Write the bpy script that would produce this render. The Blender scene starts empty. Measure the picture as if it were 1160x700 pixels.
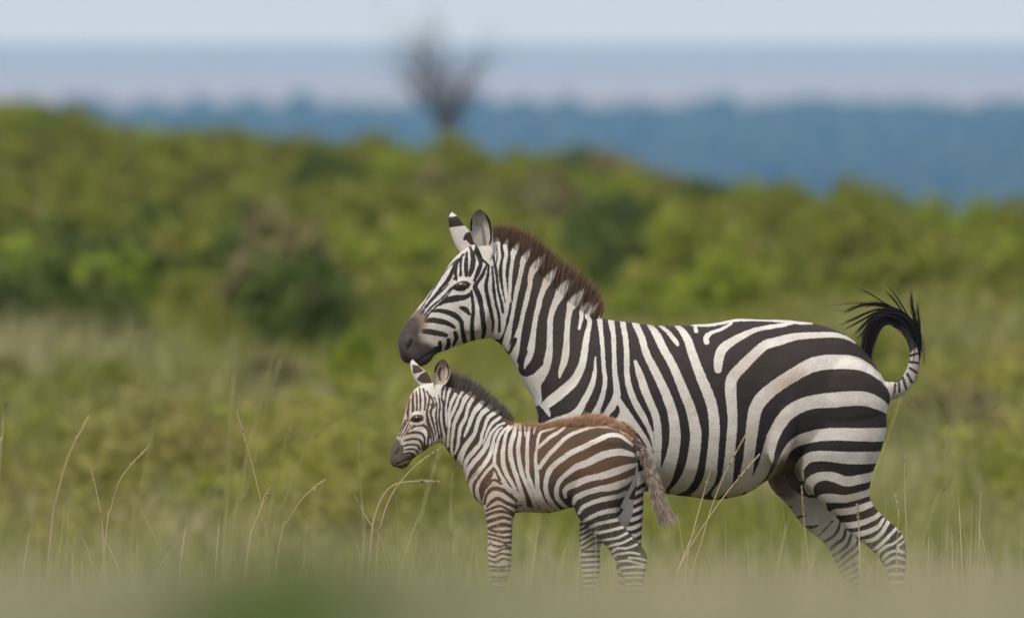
import bpy, math, random
import numpy as np
from mathutils import Vector, Matrix, noise as mnoise

random.seed(7); RS = np.random.RandomState(7)
scene = bpy.context.scene
COL = scene.collection
R = math.radians

# ------------------------------------------------------------------ camera, world, sun, exposure
CAM_H = 1.35
HAZE_DENSITY = 0.000092
cam_d = bpy.data.cameras.new('camera'); cam = bpy.data.objects.new('camera', cam_d); COL.objects.link(cam)
scene.camera = cam
cam.location = (0, 0, CAM_H)
cam_d.lens = 400.3; cam_d.sensor_width = 36; cam_d.clip_start = 0.3; cam_d.clip_end = 60000
cam.rotation_euler = (R(90) - 10/12900, 0, 0)
cam_d.dof.use_dof = True; cam_d.dof.focus_distance = 42.5; cam_d.dof.aperture_fstop = 3.6

SUN_EL, SUN_AZ = 52, 205          # azimuth clockwise from +Y : the sun stands behind the camera, a little to the left
w = bpy.data.worlds.new('World'); scene.world = w; w.use_nodes = True
nt = w.node_tree; bg = nt.nodes['Background']
sky = nt.nodes.new('ShaderNodeTexSky'); sky.sky_type = 'NISHITA'; sky.sun_disc = False
sky.sun_elevation = R(SUN_EL); sky.sun_rotation = R(SUN_AZ)
sky.air_density = 1.0; sky.dust_density = 1.5; sky.ozone_density = 1.0
# thin even cloud veils the blue
tcw = nt.nodes.new('ShaderNodeTexCoord'); mpw = nt.nodes.new('ShaderNodeMapping'); mpw.inputs['Scale'].default_value = (1, 1, 3.5)
nt.links.new(tcw.outputs['Generated'], mpw.inputs[0])
nzw = nt.nodes.new('ShaderNodeTexNoise'); nzw.inputs['Scale'].default_value = 2.2; nzw.inputs['Detail'].default_value = 6; nt.links.new(mpw.outputs[0], nzw.inputs['Vector'])
mrw = nt.nodes.new('ShaderNodeMapRange'); mrw.inputs[1].default_value = 0.3; mrw.inputs[2].default_value = 0.7; mrw.inputs[3].default_value = 0.86; mrw.inputs[4].default_value = 0.97
nt.links.new(nzw.outputs['Fac'], mrw.inputs[0])
mxw = nt.nodes.new('ShaderNodeMix'); mxw.data_type = 'RGBA'; 
spw = nt.nodes.new('ShaderNodeSeparateXYZ'); nt.links.new(tcw.outputs['Generated'], spw.inputs[0])
elw = nt.nodes.new('ShaderNodeMapRange'); elw.inputs[1].default_value = 0.0; elw.inputs[2].default_value = 0.8; nt.links.new(spw.outputs[2], elw.inputs[0])
clw = nt.nodes.new('ShaderNodeMix'); clw.data_type = 'RGBA'; clw.inputs[6].default_value = (1.85, 1.98, 2.8, 1); clw.inputs[7].default_value = (4.9, 4.8, 4.75, 1)
nt.links.new(elw.outputs[0], clw.inputs[0]); nt.links.new(clw.outputs[2], mxw.inputs[7])
nt.links.new(mrw.outputs[0], mxw.inputs[0]); nt.links.new(sky.outputs[0], mxw.inputs[6])
nt.links.new(mxw.outputs[2], bg.inputs[0]); bg.inputs[1].default_value = 0.15
sd = bpy.data.lights.new('sun', 'SUN'); sd.energy = 1.8; sd.angle = R(12); sd.color = (1, 0.96, 0.9)
so = bpy.data.objects.new('sun', sd); COL.objects.link(so)
a = R(SUN_AZ); e = R(SUN_EL)
to_sun = Vector((math.sin(a)*math.cos(e), math.cos(a)*math.cos(e), math.sin(e)))
so.rotation_euler = to_sun.to_track_quat('Z', 'Y').to_euler()
vs = scene.view_settings
vs.view_transform = 'Standard'; vs.look = 'None'; vs.exposure = 0.7; vs.gamma = 1; vs.use_curve_mapping = False
try:
    scene.cycles.use_denoising = True
    scene.cycles.volume_bounces = 1; scene.cycles.max_bounces = 8; scene.cycles.diffuse_bounces = 3
    scene.cycles.transparent_max_bounces = 8
except Exception: pass

# ------------------------------------------------------------------ helpers
def link(o, parent=None, **props):
    COL.objects.link(o)
    if parent is not None: o.parent = parent
    for k, v in props.items(): o[k] = v
    return o

def mesh_np(name, V, quads=None, tris=None, attrs=None, smooth=True):
    """mesh from numpy arrays"""
    me = bpy.data.meshes.new(name)
    V = np.asarray(V, np.float32)
    q = np.zeros((0, 4), np.int32) if quads is None or len(quads) == 0 else np.asarray(quads, np.int32)
    t = np.zeros((0, 3), np.int32) if tris is None or len(tris) == 0 else np.asarray(tris, np.int32)
    me.vertices.add(len(V)); me.vertices.foreach_set('co', V.ravel())
    loops = np.concatenate([q.ravel(), t.ravel()]).astype(np.int32)
    me.loops.add(len(loops)); me.loops.foreach_set('vertex_index', loops)
    nq, ntr = len(q), len(t)
    st = np.concatenate([np.arange(nq)*4, nq*4 + np.arange(ntr)*3]).astype(np.int32)
    me.polygons.add(nq+ntr); me.polygons.foreach_set('loop_start', st)
    try: me.polygons.foreach_set('loop_total', np.concatenate([np.full(nq, 4), np.full(ntr, 3)]).astype(np.int32))
    except Exception: pass
    me.update(calc_edges=True); me.validate()
    if smooth: me.polygons.foreach_set('use_smooth', np.ones(nq+ntr, bool))
    if attrs:
        for k, v in attrs.items():
            at = me.attributes.new(k, 'FLOAT', 'POINT'); at.data.foreach_set('value', np.asarray(v, np.float32))
    return me

def N(nt, t, **kw):
    n = nt.nodes.new(t)
    for k, v in kw.items():
        if k.startswith('i_'): n.inputs[k[2:].replace('_', ' ')].default_value = v
        else: setattr(n, k, v)
    return n

def mat(name):
    m = bpy.data.materials.new(name); m.use_nodes = True
    nt = m.node_tree; return m, nt, nt.nodes['Principled BSDF'], nt.links

def mixc(nt, fac, a, b):
    n = nt.nodes.new('ShaderNodeMix'); n.data_type = 'RGBA'
    for sock, v in ((n.inputs[0], fac), (n.inputs[6], a), (n.inputs[7], b)):
        if hasattr(v, 'links') or isinstance(v, bpy.types.NodeSocket): nt.links.new(v, sock)
        elif isinstance(v, (int, float)): sock.default_value = v
        else: sock.default_value = (*v, 1)
    return n.outputs[2]

def math_n(nt, op, a, b=None, c=None, clamp=False):
    n = nt.nodes.new('ShaderNodeMath'); n.operation = op; n.use_clamp = clamp
    for i, v in enumerate((a, b, c)):
        if v is None: continue
        if isinstance(v, bpy.types.NodeSocket): nt.links.new(v, n.inputs[i])
        else: n.inputs[i].default_value = v
    return n.outputs[0]

def attr(nt, name):
    n = nt.nodes.new('ShaderNodeAttribute'); n.attribute_name = name; return n.outputs['Fac']

def noise_n(nt, scale, detail=3, coord=None, rough=0.5, dims='3D'):
    n = nt.nodes.new('ShaderNodeTexNoise'); n.inputs['Scale'].default_value = scale
    n.inputs['Detail'].default_value = detail; n.inputs['Roughness'].default_value = rough
    if coord is not None: nt.links.new(coord, n.inputs['Vector'])
    return n.outputs['Fac']

def ss(a, b, x): 
    t = np.clip((x-a)/(b-a), 0, 1); return t*t*(3-2*t)

# value noise for numpy (sum of sines is enough for soft patches)
def patch(x, y, s, seed=0):
    r = np.random.RandomState(seed); v = 0
    for k in range(7):
        th = r.rand()*6.283; f = s*(0.5+1.6*r.rand()); ph = r.rand()*6.283
        v = v + np.sin((x*math.cos(th)+y*math.sin(th))*f + ph)
    return v/7*1.9

# ------------------------------------------------------------------ terrain
def hill(x): return np.interp(x, [-30, -13.5, -8.8, -4, 0, 2.8, 8, 13.5, 30], [5.2, 4.75, 3.95, 3.65, 3.45, 2.9, 1.95, 0.45, 0.3])
def ground_z(x, d):
    x = np.asarray(x, float); d = np.asarray(d, float)
    z = 0.38*(1-ss(18, 36, d))
    z = z + np.interp(d, [45, 52, 60, 67, 75, 90, 105, 120, 140, 170, 250, 330], [0, -.22, -.62, -.68, -.45, .08, .52, .8, .95, 1.0, 0.6, 0])
    z = z + hill(x)*ss(110, 290, d)*(1-ss(330, 620, d))
    z = z - 9*ss(330, 900, d)*(1-ss(1200, 4000, d))
    z = z + patch(x, d, 0.05, 3)*0.12*ss(60, 120, d)
    far = np.interp(d, [1200, 4400, 6000, 6600, 11500, 12600, 15200, 17200, 19000], [0, 22, 92, 99, 212, 238, 340, 372, 368])
    return np.where(d < 1200, z, np.where(d < 4000, z+far, far))

def build_terrain():
    ds = np.concatenate([np.linspace(-400, -10, 8), np.arange(-8, 60, 1.5), np.arange(60, 360, 5), np.geomspace(360, 19000, 80)])
    s = np.concatenate([-np.geomspace(1, 0.02, 26), np.linspace(-0.018, 0.018, 13), np.geomspace(0.02, 1, 26)])
    D, S = np.meshgrid(ds, s, indexing='ij')
    W = 60 + np.maximum(D, 0)*0.45
    X = S*W
    Z = ground_z(X, D)
    far = ss(6400, 14000, D)
    Z = Z + far*(patch(X, D*0.4, 0.0008, 5)*8)
    V = np.stack([X, D, Z], -1).reshape(-1, 3)
    nr, nc = D.shape
    i, j = np.meshgrid(np.arange(nr-1), np.arange(nc-1), indexing='ij')
    b = (i*nc+j).ravel()
    q = np.stack([b, b+1, b+nc+1, b+nc], -1)
    me = mesh_np('savanna_ground', V, q)
    m, nt, bs, L = mat('ground_mat')
    geo = N(nt, 'ShaderNodeNewGeometry'); P = geo.outputs['Position']
    sep = N(nt, 'ShaderNodeSeparateXYZ'); L.new(P, sep.inputs[0])
    n1 = noise_n(nt, 0.35, 4, P); n2 = noise_n(nt, 4.0, 5, P); n3 = noise_n(nt, 0.004, 5, P)
    grass = mixc(nt, n1, (0.055, 0.075, 0.018), (0.16, 0.135, 0.055))
    grass = mixc(nt, math_n(nt, 'MULTIPLY', n2, 0.6), grass, (0.07, 0.055, 0.03))
    plain = mixc(nt, n3, (0.17, 0.135, 0.11), (0.24, 0.195, 0.165))
    wall = mixc(nt, n3, (0.08, 0.07, 0.06), (0.13, 0.11, 0.10))
    mr = N(nt, 'ShaderNodeMapRange'); mr.inputs[1].default_value = 6000; mr.inputs[2].default_value = 6800
    L.new(sep.outputs[1], mr.inputs[0])
    mr2 = N(nt, 'ShaderNodeMapRange'); mr2.inputs[1].default_value = 11000; mr2.inputs[2].default_value = 15600
    L.new(sep.outputs[1], mr2.inputs[0])
    c = mixc(nt, mr.outputs[0], grass, plain); c = mixc(nt, mr2.outputs[0], c, wall)
    L.new(c, bs.inputs['Base Color']); bs.inputs['Roughness'].default_value = 1; bs.inputs['Specular IOR Level'].default_value = 0.05
    me.materials.append(m)
    link(bpy.data.objects.new('savanna_ground', me), kind='structure')
build_terrain()

# ------------------------------------------------------------------ foliage material
def leaf_mat(name, c1, c2, c3, trans=0.35):
    m, nt, bs, L = mat(name)
    rnd = attr(nt, 'rnd'); dry = attr(nt, 'dry')
    oi = N(nt, 'ShaderNodeObjectInfo')
    c = mixc(nt, rnd, c1, c2); c = mixc(nt, dry, c, c3)
    L.new(c, bs.inputs['Base Color']); bs.inputs['Roughness'].default_value = 0.65
    bs.inputs['Specular IOR Level'].default_value = 0.2
    tr = N(nt, 'ShaderNodeBsdfTranslucent'); L.new(c, tr.inputs[0])
    mx = N(nt, 'ShaderNodeMixShader'); mx.inputs[0].default_value = trans
    L.new(bs.outputs[0], mx.inputs[1]); L.new(tr.outputs[0], mx.inputs[2])
    L.new(mx.outputs[0], nt.nodes['Material Output'].inputs[0])
    return m

# ------------------------------------------------------------------ far forest (one mass)
def build_forest():
    import bmesh
    bm = bmesh.new(); bmesh.ops.create_icosphere(bm, subdivisions=2, radius=1)
    bv = np.array([v.co[:] for v in bm.verts]); bf = np.array([[v.index for v in f.verts] for f in bm.faces]); bm.free()
    Vs, Fs, A = [], [], []
    n = 0; rs = np.random.RandomState(11)
    for d in np.linspace(3700, 6150, 24):
        half = 130 + d*0.05
        for x in np.arange(-half, half, 12 if d > 5000 else 16):
            xx = x + rs.uniform(-5, 5); dd = d + rs.uniform(-50, 50)
            r = rs.uniform(7.5, 11); hz = r*rs.uniform(0.75, 1.25)
            jit = 1 + 0.35*np.array([mnoise.noise(Vector(tuple(p*2.1+[xx, dd, 0]))) for p in bv])
            V = bv*jit[:, None]*np.array([r, r, hz]) + np.array([xx, dd, float(ground_z(xx, dd)) + hz*0.45])
            Vs.append(V); Fs.append(bf+n); A.append(np.full(len(bv), rs.rand())); n += len(bv)
    me = mesh_np('far_forest', np.concatenate(Vs), None, np.concatenate(Fs), {'rnd': np.concatenate(A), 'dry': np.zeros(n)})
    me.materials.append(leaf_mat('far_leaf', (0.012, 0.024, 0.014), (0.026, 0.042, 0.02), (0.1, 0.1, 0.05), 0.1))
    link(bpy.data.objects.new('far_forest', me), kind='stuff', label='dense blue hazy forest filling the valley below the escarpment', category='forest')
build_forest()

# ------------------------------------------------------------------ shrubs
def tube_np(paths, nseg=5):
    """paths: list of (pts Nx3, radii N) -> V, quads"""
    Vs, Qs, n = [], [], 0
    for pts, rad in paths:
        pts = np.asarray(pts, float); m = len(pts)
        T = np.gradient(pts, axis=0); T /= np.linalg.norm(T, axis=1)[:, None]+1e-9
        ref = np.array([0.3, 1, 0.1]); 
        U = np.cross(T, ref); U /= np.linalg.norm(U, axis=1)[:, None]+1e-9; W = np.cross(T, U)
        an = np.linspace(0, 2*np.pi, nseg, endpoint=False)
        ring = pts[:, None, :] + (np.cos(an)[None, :, None]*U[:, None, :] + np.sin(an)[None, :, None]*W[:, None, :])*np.asarray(rad)[:, None, None]
        Vs.append(ring.reshape(-1, 3))
        for i in range(m-1):
            for j in range(nseg):
                a0 = n+i*nseg+j; b0 = n+i*nseg+(j+1) % nseg
                Qs.append((a0, b0, b0+nseg, a0+nseg))
        n += m*nseg
    return np.concatenate(Vs), np.array(Qs)

def branches(rs, base, direction, length, radius, depth, out, tips, spread=0.6):
    p = np.array(base, float); d = np.array(direction, float); d /= np.linalg.norm(d)
    pts = [p.copy()]; rad = [radius]; n = 5
    for k in range(n):
        d = d + rs.normal(0, 0.13, 3) + np.array([0, 0, 0.05]); d /= np.linalg.norm(d)
        p = p + d*length/n; pts.append(p.copy()); rad.append(radius*(1-0.5*(k+1)/n))
    out.append((pts, rad))
    if depth == 0: tips.append(p.copy()); return
    for k in range(rs.randint(2, 4)):
        i = rs.randint(2, n+1)
        nd = d + rs.normal(0, spread, 3); nd[2] = abs(nd[2])*0.7+0.25
        branches(rs, pts[i], nd, length*rs.uniform(0.6, 0.8), rad[i]*0.7, depth-1, out, tips, spread)

def crown_mesh(seed, nleaf, leaf, flat=0.8):
    rs = np.random.RandomState(seed)
    # clump centres inside a rough dome of radius 1, height 1
    nc = 26
    C = rs.normal(0, 1, (nc, 3)); C /= np.linalg.norm(C, axis=1)[:, None]; C *= rs.uniform(0.35, 0.85, (nc, 1))
    C[:, 2] = np.abs(C[:, 2])*flat + 0.12
    rad = rs.uniform(0.2, 0.42, nc)
    k = rs.randint(0, nc, nleaf)
    d = rs.normal(0, 1, (nleaf, 3)); d /= np.linalg.norm(d, axis=1)[:, None]
    P = C[k] + d*rad[k, None]*rs.uniform(0.55, 1.08, (nleaf, 1))*np.array([1, 1, 0.8])
    P[:, 2] = np.maximum(P[:, 2], 0.02+0.05*rs.rand(nleaf))
    n1 = d + rs.normal(0, 0.7, (nleaf, 3)); n1 /= np.linalg.norm(n1, axis=1)[:, None]
    u = np.cross(n1, rs.normal(0, 1, (nleaf, 3))); u /= np.linalg.norm(u, axis=1)[:, None]; v = np.cross(n1, u)
    s = leaf*rs.uniform(0.6, 1.3, (nleaf, 1))
    V = np.stack([P-u*s*1.3, P+v*s*0.6, P+u*s*1.3, P-v*s*0.6], 1).reshape(-1, 3)
    q = np.arange(nleaf*4).reshape(-1, 4)
    clump_r = rs.rand(nc)
    rnd = np.clip(0.65*clump_r[k] + 0.35*rs.rand(nleaf), 0, 1)
    return mesh_np('crown', V, q, None, {'rnd': np.repeat(rnd, 4), 'dry': np.repeat((rs.rand(nleaf) < 0.06)*0.8, 4)}, smooth=False)

bark, bnt, bbs, bL = mat('bark')
bbs.inputs['Roughness'].default_value = 0.95
bL.new(mixc(bnt, noise_n(bnt, 30, 4), (0.035, 0.028, 0.022), (0.09, 0.075, 0.06)), bbs.inputs['Base Color'])

def stems_mesh(seed):
    rs = np.random.RandomState(seed); out = []; tips = []
    for k in range(4):
        an = rs.rand()*6.28
        branches(rs, (0.1*math.cos(an), 0.1*math.sin(an), -0.05), (0.6*math.cos(an), 0.6*math.sin(an), 1), 0.45, 0.035, 1, out, tips)
    V, Q = tube_np(out); me = mesh_np('stems', V, Q); me.materials.append(bark); return me

KINDS = {
 'olive': dict(cols=((0.11, 0.135, 0.016), (0.26, 0.275, 0.035), (0.28, 0.21, 0.10)), label='olive green leafy shrub in the blurred thicket across the slope', group='olive shrubs on the bushy slope'),
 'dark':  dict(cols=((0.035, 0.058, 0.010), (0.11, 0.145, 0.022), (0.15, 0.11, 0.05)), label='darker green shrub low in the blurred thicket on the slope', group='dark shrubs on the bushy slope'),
 'bright': dict(cols=((0.125, 0.175, 0.012), (0.28, 0.33, 0.03), (0.28, 0.26, 0.07)), label='bright yellow-green shrub in the blurred thicket across the slope', group='bright green shrubs on the bushy slope'),
 'grey': dict(cols=((0.125, 0.12, 0.04), (0.25, 0.22, 0.085), (0.24, 0.17, 0.11)), label='grey-green dry shrub in the blurred thicket across the slope', group='grey shrubs on the bushy slope'),
}
crown_meshes = {}
for ki, (kn, kd) in enumerate(KINDS.items()):
    lm = leaf_mat(kn+'_leaf', *kd['cols'])
    crown_meshes[kn] = []
    for v in range(2):
        me = crown_mesh(20+ki*5+v, 3800, 0.075); me.materials.append(lm); crown_meshes[kn].append(me)
stem_meshes = [stems_mesh(51), stems_mesh(52)]

def pxd(px, d): return (px-580)/12900*d
def shrub(px, d, size, height, kind, label=None, group=None):
    x = pxd(px, d); kd = KINDS[kind]
    r = bpy.data.objects.new('shrub', None)
    link(r, label=label or kd['label'], category='shrub')
    if label is None or group: r['group'] = group or kd['group']
    r.location = (x, d, float(ground_z(x, d))-0.03); r.rotation_euler = (0, 0, random.random()*6.28); r.scale = (size, size, height)
    r.empty_display_size = 0.2
    link(bpy.data.objects.new('crown', random.choice(crown_meshes[kind])), r)
    link(bpy.data.objects.new('stem', random.choice(stem_meshes)), r)
    return r

rr = random.Random(5)
rows = [(108, 0.3), (114, 0.5), (121, 0.75), (129, 0.9), (137, 0.95), (148, 1), (160, 1), (174, 1), (190, 1), (208, 1), (228, 1), (250, 1), (272, 1), (294, 1), (312, 1)]
for d, dens in rows:
    step = 1.25 if d < 180 else 1.5
    half = 0.047*d + 0.8
    x = -half
    while x < half:
        dd = d + rr.uniform(-5, 5); px = 580 + x/dd*12900
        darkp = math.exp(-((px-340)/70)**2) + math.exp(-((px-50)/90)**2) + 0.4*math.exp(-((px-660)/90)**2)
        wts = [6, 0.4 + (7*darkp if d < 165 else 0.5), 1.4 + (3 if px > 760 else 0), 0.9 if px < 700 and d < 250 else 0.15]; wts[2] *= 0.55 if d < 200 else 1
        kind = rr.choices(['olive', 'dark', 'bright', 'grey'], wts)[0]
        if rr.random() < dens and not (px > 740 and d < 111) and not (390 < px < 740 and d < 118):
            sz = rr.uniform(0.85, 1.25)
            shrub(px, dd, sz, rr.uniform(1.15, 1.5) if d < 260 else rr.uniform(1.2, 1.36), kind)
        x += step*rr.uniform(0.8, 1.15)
for d in (90, 95, 99, 104):
    x = -0.047*d-0.5
    while x < 5.8:
        px = 580+x/d*12900
        if rr.random() < (0.6 if px < 360 else 0.75) and not 420 < px < 860:
            shrub(px, d+rr.uniform(-2, 2), rr.uniform(0.35, 0.6) + (0.2 if px > 800 else 0), rr.uniform(0.4, 0.7) + (0.2 if px > 800 else 0), rr.choice(['olive', 'bright', 'olive', 'grey']))
        x += 0.75
# the ones that can be told apart
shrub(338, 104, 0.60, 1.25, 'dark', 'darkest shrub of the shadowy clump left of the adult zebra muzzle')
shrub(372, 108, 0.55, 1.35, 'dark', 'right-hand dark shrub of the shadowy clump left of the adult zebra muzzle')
shrub(296, 109, 0.62, 1.2, 'grey', 'grey-green shrub at the left side of the shadowy clump left of the muzzle')
shrub(320, 122, 0.9, 1.7, 'grey', 'tall greyish shrub behind the shadowy clump left of the adult muzzle')
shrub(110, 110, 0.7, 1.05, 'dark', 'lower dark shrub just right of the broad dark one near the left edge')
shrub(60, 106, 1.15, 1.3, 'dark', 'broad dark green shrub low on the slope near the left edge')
shrub(404, 94, 0.32, 1.1, 'bright', 'slim pale yellow-green bush standing just left of the adult muzzle')
shrub(492, 300, 1.7, 1.75, 'bright', 'yellow-green shrub crest right below the bare tree')
shrub(932, 300, 1.3, 1.9, 'bright', 'yellowish shrub crown on the skyline above the adult zebra rump')
shrub(1120, 140, 1.2, 1.5, 'bright', 'bright green shrub near the right edge beyond the curled tail')
shrub(15, 296, 1.6, 2.1, 'olive', 'tallest shrub on the skyline at the left edge')

def side_thicket():
    rs = np.random.RandomState(90); P, Nn, Rn = [], [], []
    for d in np.arange(118, 316, 7.0):
        h0 = 0.047*d+1.8
        for sgn in (-1, 1):
            for x in np.arange(h0, h0+0.055*d+2, 1.7):
                x0 = sgn*(x+rs.uniform(-.5, .5)); d0 = d+rs.uniform(-3, 3); r = rs.uniform(0.9, 1.3); n = 260
                dd = rs.normal(0, 1, (n, 3)); dd /= np.linalg.norm(dd, axis=1)[:, None]
                p = dd*np.array([r, r, 1.35*r])*rs.uniform(0.5, 1.05, (n, 1)); p[:, 2] = np.abs(p[:, 2])
                P.append(p+np.array([x0, d0, float(ground_z(x0, d0))])); Nn.append(dd); Rn.append(np.clip(rs.rand()+rs.normal(0, .2, n), 0, 1))
    P = np.concatenate(P); nn = np.concatenate(Nn)+rs.normal(0, .7, P.shape); sz = rs.uniform(0.07, 0.13, (len(P), 1))
    u = np.cross(nn, rs.normal(0, 1, P.shape)); u /= np.linalg.norm(u, axis=1)[:, None]; v = np.cross(nn, u); v /= np.linalg.norm(v, axis=1)[:, None]
    V = np.stack([P-u*sz*1.3, P+v*sz*.7, P+u*sz*1.3, P-v*sz*.7], 1).reshape(-1, 3)
    me = mesh_np('side_thicket', V, np.arange(len(V)).reshape(-1, 4), None, {'rnd': np.repeat(np.concatenate(Rn), 4), 'dry': np.zeros(len(V))}, smooth=False)
    me.materials.append(leaf_mat('thicket_leaf', (0.07, 0.09, 0.016), (0.2, 0.22, 0.035), (0.24, 0.19, 0.08)))
    link(bpy.data.objects.new('side_thicket', me), kind='stuff', label='dense green thicket carrying the bushy slope on past both edges', category='thicket')
side_thicket()

# bare tree on the skyline
def bare_tree():
    rs = np.random.RandomState(4); out = []; tips = []
    x, d = pxd(505, 300), 300.0
    r = bpy.data.objects.new('bare_tree', None)
    link(r, label='leafless branching tree rising above the shrubs against the pale haze', category='tree')
    r.location = (x, d, float(ground_z(x, d))-0.45)
    tr = [([(0, 0, -0.1), (0.05, 0, 1.0), (0.0, 0.02, 2.0), (0.02, 0, 2.7)], [0.12, 0.10, 0.085, 0.07])]
    V, Q = tube_np(tr, 8); me = mesh_np('trunk', V, Q); me.materials.append(bark); link(bpy.data.objects.new('trunk', me), r)
    for dx, l in ((-0.6, 1.35), (-0.35, 1.6), (-0.12, 1.7), (0.1, 1.65), (0.3, 1.6), (0.55, 1.45), (-1.2, 1.3), (1.1, 1.3), (-0.5, 1.2), (0.45, 1.2), (0.0, 1.3)):
        o = []; branches(rs, (0.01, 0, 2.1+0.6*rs.rand()), (dx, rs.normal(0, 0.3), 1.1), l*1.2, 0.055, 3, o, tips, 0.5)
        V, Q = tube_np(o, 5); me = mesh_np('branch', V, Q); me.materials.append(bark); link(bpy.data.objects.new('branch', me), r)
bare_tree()

# ------------------------------------------------------------------ grass
grass_m = leaf_mat('grass_blades', (0.095, 0.125, 0.009), (0.25, 0.26, 0.022), (0.53, 0.46, 0.29), 0.35)
def blades(name, X, D, H, W, dry, lean=0.35, seg=3, seed=1, m=None):
    rs = np.random.RandomState(seed); n = len(X)
    Z = ground_z(X, D)
    an = rs.rand(n)*6.283; le = H*np.abs(rs.normal(0, lean, n)); wx = np.cos(an+1.57+rs.normal(0, 0.5, n)); wy = np.sin(an+1.57)
    V = np.zeros((n, 2*seg+1, 3)); 
    for k in range(seg+1):
        t = k/seg
        cx = X + np.cos(an)*le*t*t; cy = D + np.sin(an)*le*t*t; cz = Z + H*(t - 0.12*t*t)
        if k < seg:
            ww = W*(1-0.75*t)*0.5
            V[:, 2*k] = np.stack([cx-wx*ww, cy-wy*ww, cz], -1); V[:, 2*k+1] = np.stack([cx+wx*ww, cy+wy*ww, cz], -1)
        else: V[:, 2*seg] = np.stack([cx, cy, cz], -1)
    b = np.arange(n)[:, None]*(2*seg+1)
    q = np.concatenate([np.concatenate([b+2*k, b+2*k+1, b+2*k+3, b+2*k+2], 1) for k in range(seg-1)])
    t = np.concatenate([b+2*seg-2, b+2*seg-1, b+2*seg], 1)
    me = mesh_np(name, V.reshape(-1, 3), q, t, {'rnd': np.repeat(rs.rand(n), 2*seg+1), 'dry': np.repeat(np.clip(dry, 0, 1), 2*seg+1)}, smooth=False)
    me.materials.append(m or grass_m); return me

def wedge(n, d0, d1, k=0.047, m=1.2, seed=0):
    rs = np.random.RandomState(seed)
    D = d0 + (d1-d0)*rs.rand(int(n*1.6)); Wd = k*D+m; keep = rs.rand(len(D)) < Wd/Wd.max(); D = D[keep][:n]
    X = (rs.rand(len(D))*2-1)*(k*D+m); return X, D

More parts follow.
